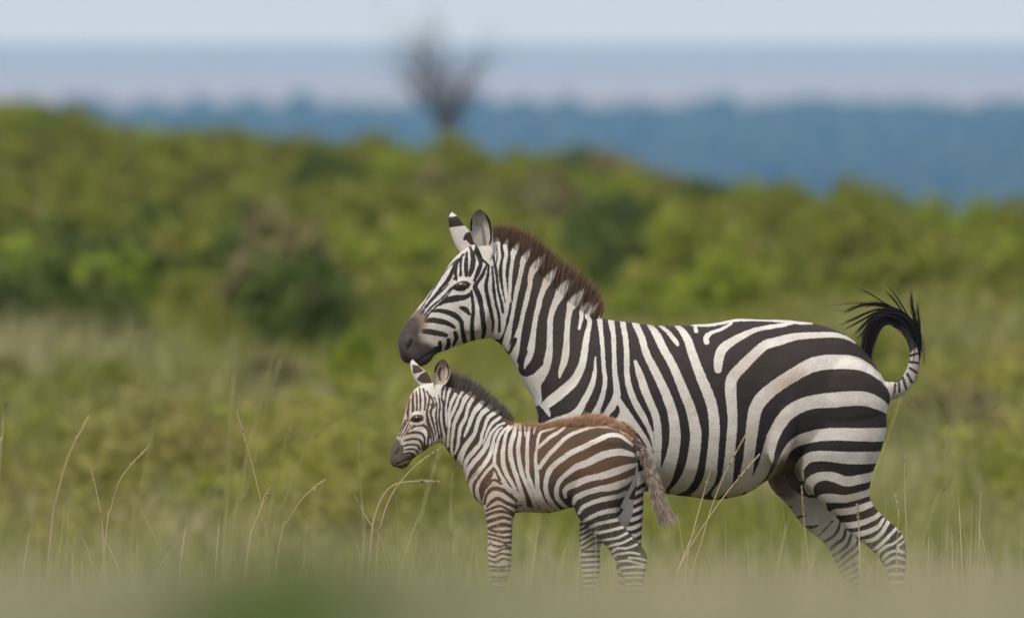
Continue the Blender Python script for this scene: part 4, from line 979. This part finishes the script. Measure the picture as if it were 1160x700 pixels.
def build_adult():
    A = Animal('zebra', 43.0, 800, 'large adult zebra with curled tail standing behind the foal and lowering its muzzle')
    mt = coat_mat('adult_coat', (0.80, 0.745, 0.68), (0.020, 0.015, 0.015), (0.05, 0.034, 0.022), (0.062, 0.047, 0.041), (0.40, 0.30, 0.21))
    def shape(A):
        for yc in (-1, 1):
            A.add(ellipsoid(523.5, 323, yc*24.5, 10, 7, 5.5, -15))       # brow and eye socket
            A.add(ellipsoid(538, 356, yc*22, 17, 22, 7.5, 20))           # jowl
            A.add(ellipsoid(664, 470, yc*50, 34, 58, 22, 15))            # shoulder
            A.add(ellipsoid(697, 522, yc*42, 26, 30, 22, 0))             # upper foreleg
            A.add(ellipsoid(955, 455, yc*46, 48, 52, 27, 0))             # haunch
            A.add(ellipsoid(466, 388, yc*12.5, 10, 9, 5.5, 30))          # nostril flare
            A.add(ellipsoid(889, 470, yc*64, 18, 60, 14, 12))            # flank fold
        A.add(ellipsoid(478, 404, 0, 11, 10, 11, 0))                     # chin
    def ne(side, u, v, X, Y):      # near ear: inner side towards the lens
        inner = side < 0.5; n = len(u); st = np.full(n, -5.0)
        st = np.maximum(st, -1.6*capsule(np.array([(550.5,243.5,1.6),(554.3,252,2.6),(556,262,2.8),(556.3,271,2.4),(554.5,277,2)], float), X, Y))
        st = np.maximum(st, -1.6*capsule(np.array([(558.5,287,2),(556,292,3.6),(553.5,295,3)], float), X, Y))
        st = np.maximum(st, -1.6*capsule(np.array([(534.6,247.5,1.2),(533.8,254,2.4),(534.2,261,2.2)], float), X, Y))
        st = np.maximum(st, -1.6*capsule(np.array([(537.5,275,.8),(542,284,1.8),(549,295,1.8)], float), X, Y))
        g = mask([([(549,280,5),(551,290,5)], 2, .6), ([(545,254,2.4),(547,261,3.4),(548.5,272,4),(549.5,284,4)], 1.5, .75), ([(540,252,4),(543,257,3),(541,262,3)], 1.6, .45), ([(543,240,7),(540,248,9),(543,265,12),(545,280,9)], 3, .22)], X, Y)
        return dict(stripe=np.where(~inner & (u < 0.3) & (u > 0.1), 3, st), grey=np.where(inner, g, 0.05), brown=np.full(n, 0.5), tint=np.full(n, 0.1))
    def fe(side, u, v, X, Y):      # far ear: white back, dark band near the tip, dark root
        st = np.full(len(u), -5.0)
        st = np.maximum(st, -1.6*polysd(np.array([(500,247),(530,243),(530,255),(500,259)], float), X, Y))
        st = np.maximum(st, -1.6*capsule(np.array([(537, 270, 17), (530, 267, 7), (526, 271, 3)], float), X, Y))
        return dict(stripe=st, brown=np.full(len(u), 0.4), tint=np.full(len(u), 0.05))
    e1 = ear([(543,237),(536.5,242),(533,251),(533.2,262),(536,273),(541,284),(550,298)], [(543,237),(550,241.5),(555,250),(557.8,262),(558.5,274),(558,286),(553,300)], -20, 11, -6, 1.6)
    e2 = ear([(511.5,240),(508.3,246),(508.5,257),(511.5,268),(516,279),(523,290),(528,298)], [(511.5,240),(518,245),(525,254),(532,262),(537.5,272),(541,283),(540,296)], 18, -9, 2, 1.6)
    ears = [(*e1, ne), (*e2, fe)]
    far_test = lambda X, Y, D: (D > 9) & (Y > 500) & (X > 866) & (X < 990)
    secs = [AD_TRUNK, AD_NECK, AD_HEAD, AD_NHIND, AD_FHIND, AD_NFRONT, AD_FFRONT]
    co, no, X, Y, D, stripe = finish(A, secs, AD_TAIL, 0.0042, 14, AD_W, 6, AF, far_test,
        dict(grey=AD_GREY, brown=AD_BROWN, skin=AD_SKIN, tint=AD_TINT), mt, ears, shape, AD_DARK, (523, 323))
    hm = hair_mat('adult_hair', (0.72, 0.66, 0.60), (0.026, 0.019, 0.017), (0.22, 0.135, 0.085))
    crest = [(560,282),(574,284),(588,294),(602,307),(617,322),(633,337),(648,349),(662,358),(676,366)]
    tip = [(557,257),(574,255),(590,261),(606,269),(623,282),(641,297),(659,311),(676,327),(683,347)]
    crest_hairs(A, crest, tip, 11000, 5.5, 2.2, stripe, hm, 3)
    hc = hair_mat('adult_coat_hair', (0.74, 0.69, 0.64), (0.022, 0.018, 0.017), (0.045, 0.03, 0.025))
    mz = [(470,354),(496,392),(496,402),(494,430),(440,430),(440,380),(462,356)]
    def st2(X, Y, D):
        s = stripe(X, Y, D); return np.where(polysd(np.array(mz, float), X, Y) < 0, 5, s)
    fur(A, co, no, st2, 60000, 8, 1.3, hc, 5, 0.22, lenf=lambda X, Y: (np.where(Y < 300, 1.0, 1.0)*np.where(polysd(np.array(mz, float), X, Y) < 3, 0.2, 1.0), np.zeros(len(X))))
    eye_obj(A, 523, 323.3, -26.5, 5.4, 1.25); eye_obj(A, 523, 323.3, 26.5, 5.4, 1.25)
    # tail tuft
    tm = hair_mat('tail_hair', (0.5, 0.5, 0.5), (0.008, 0.008, 0.011), (0.02, 0.014, 0.014))
    tt = hair_mat('tail_hair_brown', (0.5, 0.5, 0.5), (0.03, 0.018, 0.012), (0.12, 0.07, 0.045))
    L = [
     ([(1040,412),(1041,394),(1036,374),(1022,357),(1004,352),(989,360),(980,378)], 1.6, 4.2),
     ([(1038,408),(1039,392),(1033,372),(1020,358),(1004,355),(991,363),(983,382),(982,408)], 7, 3.2),
     ([(1037,400),(1036,384),(1027,366),(1012,354),(997,357),(987,368),(980,386),(978,410)], 7, 3.0),
     ([(1036,396),(1032,380),(1020,366),(1004,362),(993,372),(986,390),(985,414)], 6, 2.4),
     ([(1034,392),(1024,374),(1008,364),(996,370),(989,384),(984,398),(983,412)], 4, 2.0),
     ([(1032,385),(1018,364),(1000,357),(988,368),(981,388),(981,412)], 3, 2.4),
     ([(1040,400),(1041,380),(1036,362),(1033,345),(1031,326)], .8, 1.2), ([(1040,392),(1040,372),(1034,352),(1030,335)], .8, 1.4),
     ([(1041,395),(1042,375),(1040,355),(1039,338)], .5, 1.0), ([(1038,385),(1036,365),(1036,350)], .8, 1.4),
     ([(1030,372),(1018,354),(1000,344),(982,344),(966,349),(954,355)], 1.0, 1.0), ([(1022,362),(1008,350),(990,345),(972,347)], .8, 1.2),
     ([(1020,360),(1000,350),(983,354),(966,362),(949,369)], .8, 1.0), ([(1012,357),(994,354),(976,363),(955,374)], .6, 1.0),
     ([(1008,356),(990,358),(977,369),(966,382)], .6, 1.2), ([(1000,358),(985,368),(976,379),(969,385)], .4, 1.0),
     ([(1034,372),(1022,352),(1010,336),(1003,330)], .25, .8), ([(1036,372),(1027,355),(1014,334),(1003,321)], .2, .7), ([(1018,354),(1000,342),(984,332),(969,325)], .25, .7)]
    lock_hairs(A, L, 42, 6, 2.4, tm)
    L2 = [([(1010,358),(995,362),(985,378),(978,396),(979,414),(983,424)], 2, 2.2), ([(992,372),(985,390),(982,408),(987,425)], 1.6, 2.0),
      ([(1026,382),(1034,396),(1033,412),(1031,420)], 1.2, 1.6), ([(1000,347),(975,346),(958,352),(940,348)], .18, 1.2), ([(990,345),(970,343),(950,345),(936,347)], .12, .8)]
    lock_hairs(A, L2, 40, 7, 2.0, tt, 'tail_tuft', 1.6)
    return A

def build_foal():
    A = Animal('zebra_foal', 42.4, 610, 'small brown-backed zebra foal standing in front of the adult below its muzzle')
    mt = coat_mat('foal_coat', (0.80, 0.735, 0.66), (0.040, 0.029, 0.023), (0.155, 0.083, 0.042), (0.10, 0.076, 0.055), (0.46, 0.27, 0.165))
    def shape(A):
        for yc in (-1, 1):
            A.add(ellipsoid(473, 472, yc*14.5, 8, 5.5, 4.5, 0))
            A.add(ellipsoid(486, 492, yc*13, 12, 14, 5, 20))
            A.add(ellipsoid(560, 540, yc*18, 18, 30, 11, 0))
            A.add(ellipsoid(686, 515, yc*20, 28, 30, 14, 0))
            A.add(ellipsoid(451, 512, yc*6, 6, 6, 4, 20))
        A.add(ellipsoid(457, 522, 0, 8, 8, 8, 0))
    def ne(side, u, v, X, Y):
        inner = side < 0.5; n = len(u); st = np.full(n, -5.0)
        for L in ([(505.5,412,1.4),(508,418,1.8),(508,425,1.8),(505.5,430,1.2)], [(497,411,1.6),(494,416,2.4),(493,421,2)], [(499,417,2.4),(497.5,423,3.4),(498.5,430,2.4)]):
            st = np.maximum(st, -1.6*capsule(np.array(L, float), X, Y))
        g = mask([([(502,414,3),(502,424,5),(501,432,4)], 2, .4)], X, Y)
        return dict(stripe=np.where(inner, st, -5), grey=np.where(inner, g, 0.1), brown=np.full(n, 0.7), tint=np.full(n, 0.3))
    def fe(side, u, v, X, Y):
        st = np.full(len(u), -5.0)
        st = np.maximum(st, -1.6*polysd(np.array([(467,413),(474,414),(480,420),(475,422),(468,423.5)], float), X, Y))
        st = np.maximum(st, -1.6*polysd(np.array([(476,424),(487,418),(490,434),(478,434),(472,430)], float), X, Y))
        return dict(stripe=st, brown=np.full(len(u), 0.3), tint=np.full(len(u), 0.05))
    e1 = ear([(502,406.5),(496.5,409.5),(493,415),(491.5,422),(490.5,430),(492,439),(497,446)], [(502,406.5),(506.5,410),(509.5,417),(509.7,425),(506,433),(501,438),(498,446)], -12, 7, -3, 1.2)
    e2 = ear([(467,407),(464.6,411.5),(465.5,420),(468,427.5),(472,433.5),(478,440),(483,446)], [(467,407),(471.5,411),(477,416.5),(482.5,421),(486.5,427),(489,434),(490,444)], 10, -6, 1, 1.2)
    far_test = lambda X, Y, D: (D > 3) & (Y > 566) & (X > 645) & (X < 722)
    FF = [('P', [(600,480),(800,480),(800,780),(600,780)])]
    for k in range(28):
        y = 590+6*k
        FF.append(('B', [(652, y+7, 2.9), (664, y+1, 2.9), (674, y-5, 2.6), (690, y-7, 2.4)] if y < 622 else [(652, y, 2.9), (668, y-1.5, 2.9), (690, y-2, 2.8)]))
    secs = [FO_TRUNK, FO_NECK, FO_HEAD, FO_NHIND, FO_FHIND, FO_NFRONT, FO_FFRONT]
    co, no, X, Y, D, stripe = finish(A, secs, FO_TAIL, 0.0032, 10, FO, 6, FF, far_test, dict(grey=FO_GREY, brown=FO_BROWN, skin=FO_SKIN, tint=FO_TINT), mt, [(*e1, ne), (*e2, fe)], shape, FO_DARK, (473, 473))
    hm = hair_mat('foal_mane_hair', (0.55, 0.49, 0.45), (0.05, 0.040, 0.035), (0.22, 0.175, 0.145))
    crest = [(509,440),(522,444),(536,452),(550,461),(563,470),(576,478)]; tip = [(510,421),(527,427),(544,437),(559,450),(572,461),(582,473)]
    crest_hairs(A, crest, tip, 6500, 4.0, 1.7, stripe, hm, 13, jit=0.5)
    hc = hair_mat('foal_coat_hair', (0.70, 0.63, 0.56), (0.06, 0.04, 0.028), (0.13, 0.08, 0.045))
    mz = np.array([(448,495),(455,505),(468,519),(466,540),(430,540),(430,500)], float)
    def st2(X, Y, D): return np.where(polysd(mz, X, Y) < 0, 5, stripe(X, Y, D))
    fur(A, co, no, st2, 45000, 9, 1.2, hc, 15, 0.3, lenf=lambda X, Y: (np.where(polysd(mz, X, Y) < 3, 0.25, 1.0)*np.where(X < 500, .6, 1), np.zeros(len(X))))
    # long reddish fuzz over the croup and back
    rs = np.random.RandomState(17); m = len(no); top = np.where((no[:, 2] > 0.62) & (X > 578) & (X < 730) & (Y < 8+np.interp(X, [580,610,645,685,700,712,730],[481,480,475,474,480,491,512])))[0]; idx = rs.choice(top, 9000); P = co[:m][idx]
    xx = X[idx]; ln = np.interp(xx, [578, 610, 640, 665, 700, 730], [4, 8, 22, 28, 20, 12])/1000*rs.uniform(0.4, 1.1, len(idx))
    d = no[idx]*0.8+np.array([0.75, 0, 0.1])+rs.normal(0, 0.28, P.shape)
    fz = hair_mat('foal_back_fuzz', (0.64, 0.44, 0.31), (0.30, 0.155, 0.08), (0.66, 0.42, 0.28))
    me = hair_mesh('back_fuzz', P, d, ln, 0.0014, None, 0.15, 18, seg=2); me.materials.append(fz)
    st = np.repeat(np.clip(stripe(X[idx], Y[idx], D[idx])+1.2, -0.6, 3), 5); me.attributes['stripe'].data.foreach_set('value', st.astype(np.float32))
    link(bpy.data.objects.new('back_fuzz', me), A.root)
    eye_obj(A, 473, 473, -15.8, 3.6, 1.4); eye_obj(A, 473, 473, 15.8, 3.6, 1.4)
    tf = hair_mat('foal_tail_hair', (0.58, 0.47, 0.38), (0.13, 0.09, 0.065), (0.34, 0.25, 0.18))
    # fuzzy dock and soft tuft of the tail
    C = cr([(p[0], p[1], p[3]) for p in FO_TAIL], 8); n = 6500; k = np.random.RandomState(19).rand(n)**0.9*(len(C)-2); i = k.astype(int); rs = np.random.RandomState(20)
    c = C[i]; T = C[i+1]-C[i]; T /= np.linalg.norm(T, axis=1)[:, None]
    rd = np.interp(i/len(C), [0, .5, 1], [6.2, 5.6, 5]); o = rs.normal(0, 1, (n, 3)); o -= (o*T).sum(1)[:, None]*T; o /= np.linalg.norm(o, axis=1)[:, None]
    P = A.w(c+o*rd[:, None]*0.9); T3 = np.stack([T[:, 0], T[:, 2], -T[:, 1]], -1); O3 = np.stack([o[:, 0], o[:, 2], -o[:, 1]], -1)
    ln = np.interp(i/len(C), [0, 0.45, 0.8, 1], [13, 22, 55, 70])/1000*rs.uniform(0.5, 1.1, n)
    wave = np.sin(k*0.9+o[:, 2]*2.4)*3+rs.normal(0, 2.6, n)
    me = hair_mesh('tail_tuft', P, T3+0.30*O3+rs.normal(0, 0.12, P.shape), ln, 0.0015, None, 0.1, 21, seg=2); me.attributes['stripe'].data.foreach_set('value', np.repeat(np.clip(wave, -2, 2), 5).astype(np.float32))
    me.materials.append(tf); link(bpy.data.objects.new('tail_tuft', me), A.root)
    return A

build_adult(); build_foal()

# ------------------------------------------------------------------ tall dry grass stalks, one thing each
stalk_m, snt, sbs, sL = mat('dry_stalk')
sL.new(mixc(snt, noise_n(snt, 60, 3), (0.27, 0.21, 0.10), (0.46, 0.37, 0.20)), sbs.inputs['Base Color']); sbs.inputs['Roughness'].default_value = 0.7
green_m, gnt, gbs, gL = mat('green_stalk')
gL.new(mixc(gnt, noise_n(gnt, 60, 3), (0.20, 0.20, 0.05), (0.32, 0.29, 0.11)), gbs.inputs['Base Color']); gbs.inputs['Roughness'].default_value = 0.7
def stalk(pts, D, label, wpx=2.0, m=None, head=0.3, seed=0):
    """pts run from low to tip in the picture plane at distance D; the foot goes down to the soil"""
    s = D/12900; rs = np.random.RandomState(seed)
    P = [((x-580)*s, D+rs.normal(0, .01), CAM_H-(y-340)*s) for x, y in pts]
    gz = float(ground_z(P[0][0], D)); x0, _, z0 = P[0]; dx = (P[0][0]-P[1][0])/max(0.05, P[1][2]-P[0][2])
    foot = (x0+np.clip(dx*(z0-gz)*0.5, -.15, .15), D, gz-0.02)
    path = cr([foot]+P, 6); r0 = wpx*s/2
    o = np.array(foot)+np.array([0, 0, 0.02])
    root = bpy.data.objects.new('tall_grass_stalk', None); root.location = o; root.empty_display_size = .05
    link(root, label=label, category='grass stalk', group='tall grass stalks around the zebras')
    n = len(path); k = int(n*(1-head*0.6))
    V, Q = tube_np([(path-o, np.interp(np.arange(n), [0, n-1], [r0, r0*0.45]))], 6)
    me = mesh_np('stem', V, Q); me.materials.append(m or stalk_m); link(bpy.data.objects.new('stem', me), root)
    # seed head: small husks up the last part of the stem
    seg = path[k:]
    V0, Q0 = tube_np([(seg-o, np.full(len(seg), r0*0.75))], 5); Vs, Qs, c = list(V0), [tuple(x) for x in Q0], len(V0)
    T = np.gradient(seg, axis=0); T /= np.linalg.norm(T, axis=1)[:, None]
    for h in range(26):
        i = rs.randint(0, len(seg)-1); b = seg[i]-o; f = 1-0.5*i/len(seg); side = np.cross(T[i], rs.normal(0, 1, 3)); side /= np.linalg.norm(side)
        d = T[i]*0.9+side*0.45; L = 0.016*f; wv = np.cross(d, side); wv /= np.linalg.norm(wv)+1e-9; wd = r0*1.1*f
        Vs += [b, b+d*L*0.5+side*wd, b+d*L, b+d*L*0.5-side*wd*0.3, b+d*L*0.5+wv*wd]; Qs += [(c, c+1, c+2, c+4), (c, c+4, c+2, c+3)]; c += 5
    me = mesh_np('seed_head', np.array(Vs), Qs, smooth=False); me.materials.append(m or stalk_m); link(bpy.data.objects.new('seed_head', me), root)

G = green_m
for i, (pts, D, wpx, m, label) in enumerate([
 ([(58,600),(65,560),(78,515),(101,471)], 39.6, 2.4, None, 'straw grass stalk leaning right, leftmost of the sharp stalks'),
 ([(116,600),(114,580),(109,555),(102,527)], 41.8, 1.8, None, 'short thin straw stalk leaning left beside the forked pair at the left'),
 ([(121,600),(126,575),(138,540),(168,506)], 42.0, 1.8, None, 'thin straw stalk bending right over the short one at the left'),
 ([(150,600),(160,560),(172,490),(185,434)], 35.4, 2.6, G, 'blurred greenish stalk standing tall right of the bent straw pair'),
 ([(256,600),(258,540),(261,480),(265,421)], 35.6, 3.0, G, 'thick blurred upright stalk at the left of the tall middle bunch'),
 ([(268,600),(276,540),(294,460),(311,399)], 34.8, 3.2, G, 'broad blurred stalk leaning right in the tall middle bunch'),
 ([(262,600),(280,550),(302,460),(319,405)], 35.2, 2.6, G, 'slim blurred stalk just right of the broad one in the middle bunch'),
 ([(302,610),(296,570),(284,520),(268,466)], 41.2, 1.8, None, 'thin yellow stalk leaning left through the middle bunch'),
 ([(304,600),(310,560),(320,515),(331,475)], 37.5, 2.2, G, 'faint stalk leaning right at the right of the middle bunch'),
 ([(282,620),(288,598),(296,575),(305,552)], 41.0, 2.8, None, 'short stout straw stalk low under the middle bunch'),
 ([(318,610),(326,590),(345,562),(369,543)], 41.2, 2.0, None, 'short straw stalk bending far right low beside the middle bunch'),
 ([(310,610),(322,570),(346,510),(376,474)], 36.5, 2.6, G, 'blurred stalk leaning hard right above the bent short stalk'),
 ([(434,620),(424,600),(410,578),(400,558)], 41.5, 1.7, None, 'thin stalk leaning left below and left of the foal muzzle'),
 ([(412,600),(410,570),(408,535),(406,498)], 39.2, 1.8, G, 'faint upright stalk left of the foal muzzle'),
 ([(428,620),(431,596),(444,560),(470,528),(500,507)], 41.6, 2.1, None, 'golden stalk arching from the grass up to the foal throat'),
 ([(420,620),(426,580),(442,552),(470,545),(500,546)], 40.6, 2.4, None, 'stalk drooping to the right below the foal throat arch'),
 ([(470,620),(476,590),(486,550),(500,506)], 36.4, 3.4, G, 'thick blurred straw stalk standing under the foal throat'),
 ([(510,630),(511,600),(511,570),(512,535)], 36.4, 2.6, G, 'faint thick stalk just in front of the foal chest'),
 ([(764,660),(785,615),(822,560),(861,514)], 41.4, 2.4, None, 'long straw stalk crossing the adult belly, leaning right'),
 ([(782,660),(793,620),(806,575),(822,535),(846,490)], 41.7, 2.0, None, 'second straw stalk crossing the adult belly, the steeper of the two'),
 ([(778,640),(786,600),(797,560),(805,532)], 41.2, 2.4, None, 'short straw stalk ending on the adult belly behind the foal tail'),
 ([(917,660),(915,630),(911,590),(908,549)], 41.8, 1.5, None, 'fine pale stalk in front of the adult far hind leg'),
 ([(974,680),(974,640),(973,600),(971,570)], 41.2, 2.6, None, 'straw stalk between the adult hind legs'),
 ([(1016,650),(1016,620),(1018,585),(1015,560)], 41.5, 1.5, None, 'thin stalk in front of the adult hock'),
 ([(1029,640),(1027,600),(1025,555),(1026,513)], 41.9, 1.8, None, 'upright pale stalk just right of the adult hock'),
 ([(985,560),(1002,510),(1016,465),(1032,420)], 48.5, 3.4, G, 'broad blurred stalk slanting behind the adult buttock'),
 ([(1109,650),(1109,620),(1110,590),(1112,555)], 41.7, 1.8, None, 'upright pale stalk near the right edge, farthest right'),
 ([(1040,640),(1050,600),(1062,565),(1077,541)], 37.0, 2.6, G, 'blurred stalk leaning right between the adult and the right edge'),
 ([(1073,640),(1074,590),(1075,530),(1073,482)], 36.6, 2.8, G, 'tall blurred upright stalk between the adult and the right edge'),
 ([(0,520),(2,500),(4,470),(8,455)], 39.0, 2.0, None, 'stalk tip cut by the left edge of the picture'),
]): stalk(pts, D, label, wpx, m, seed=i)
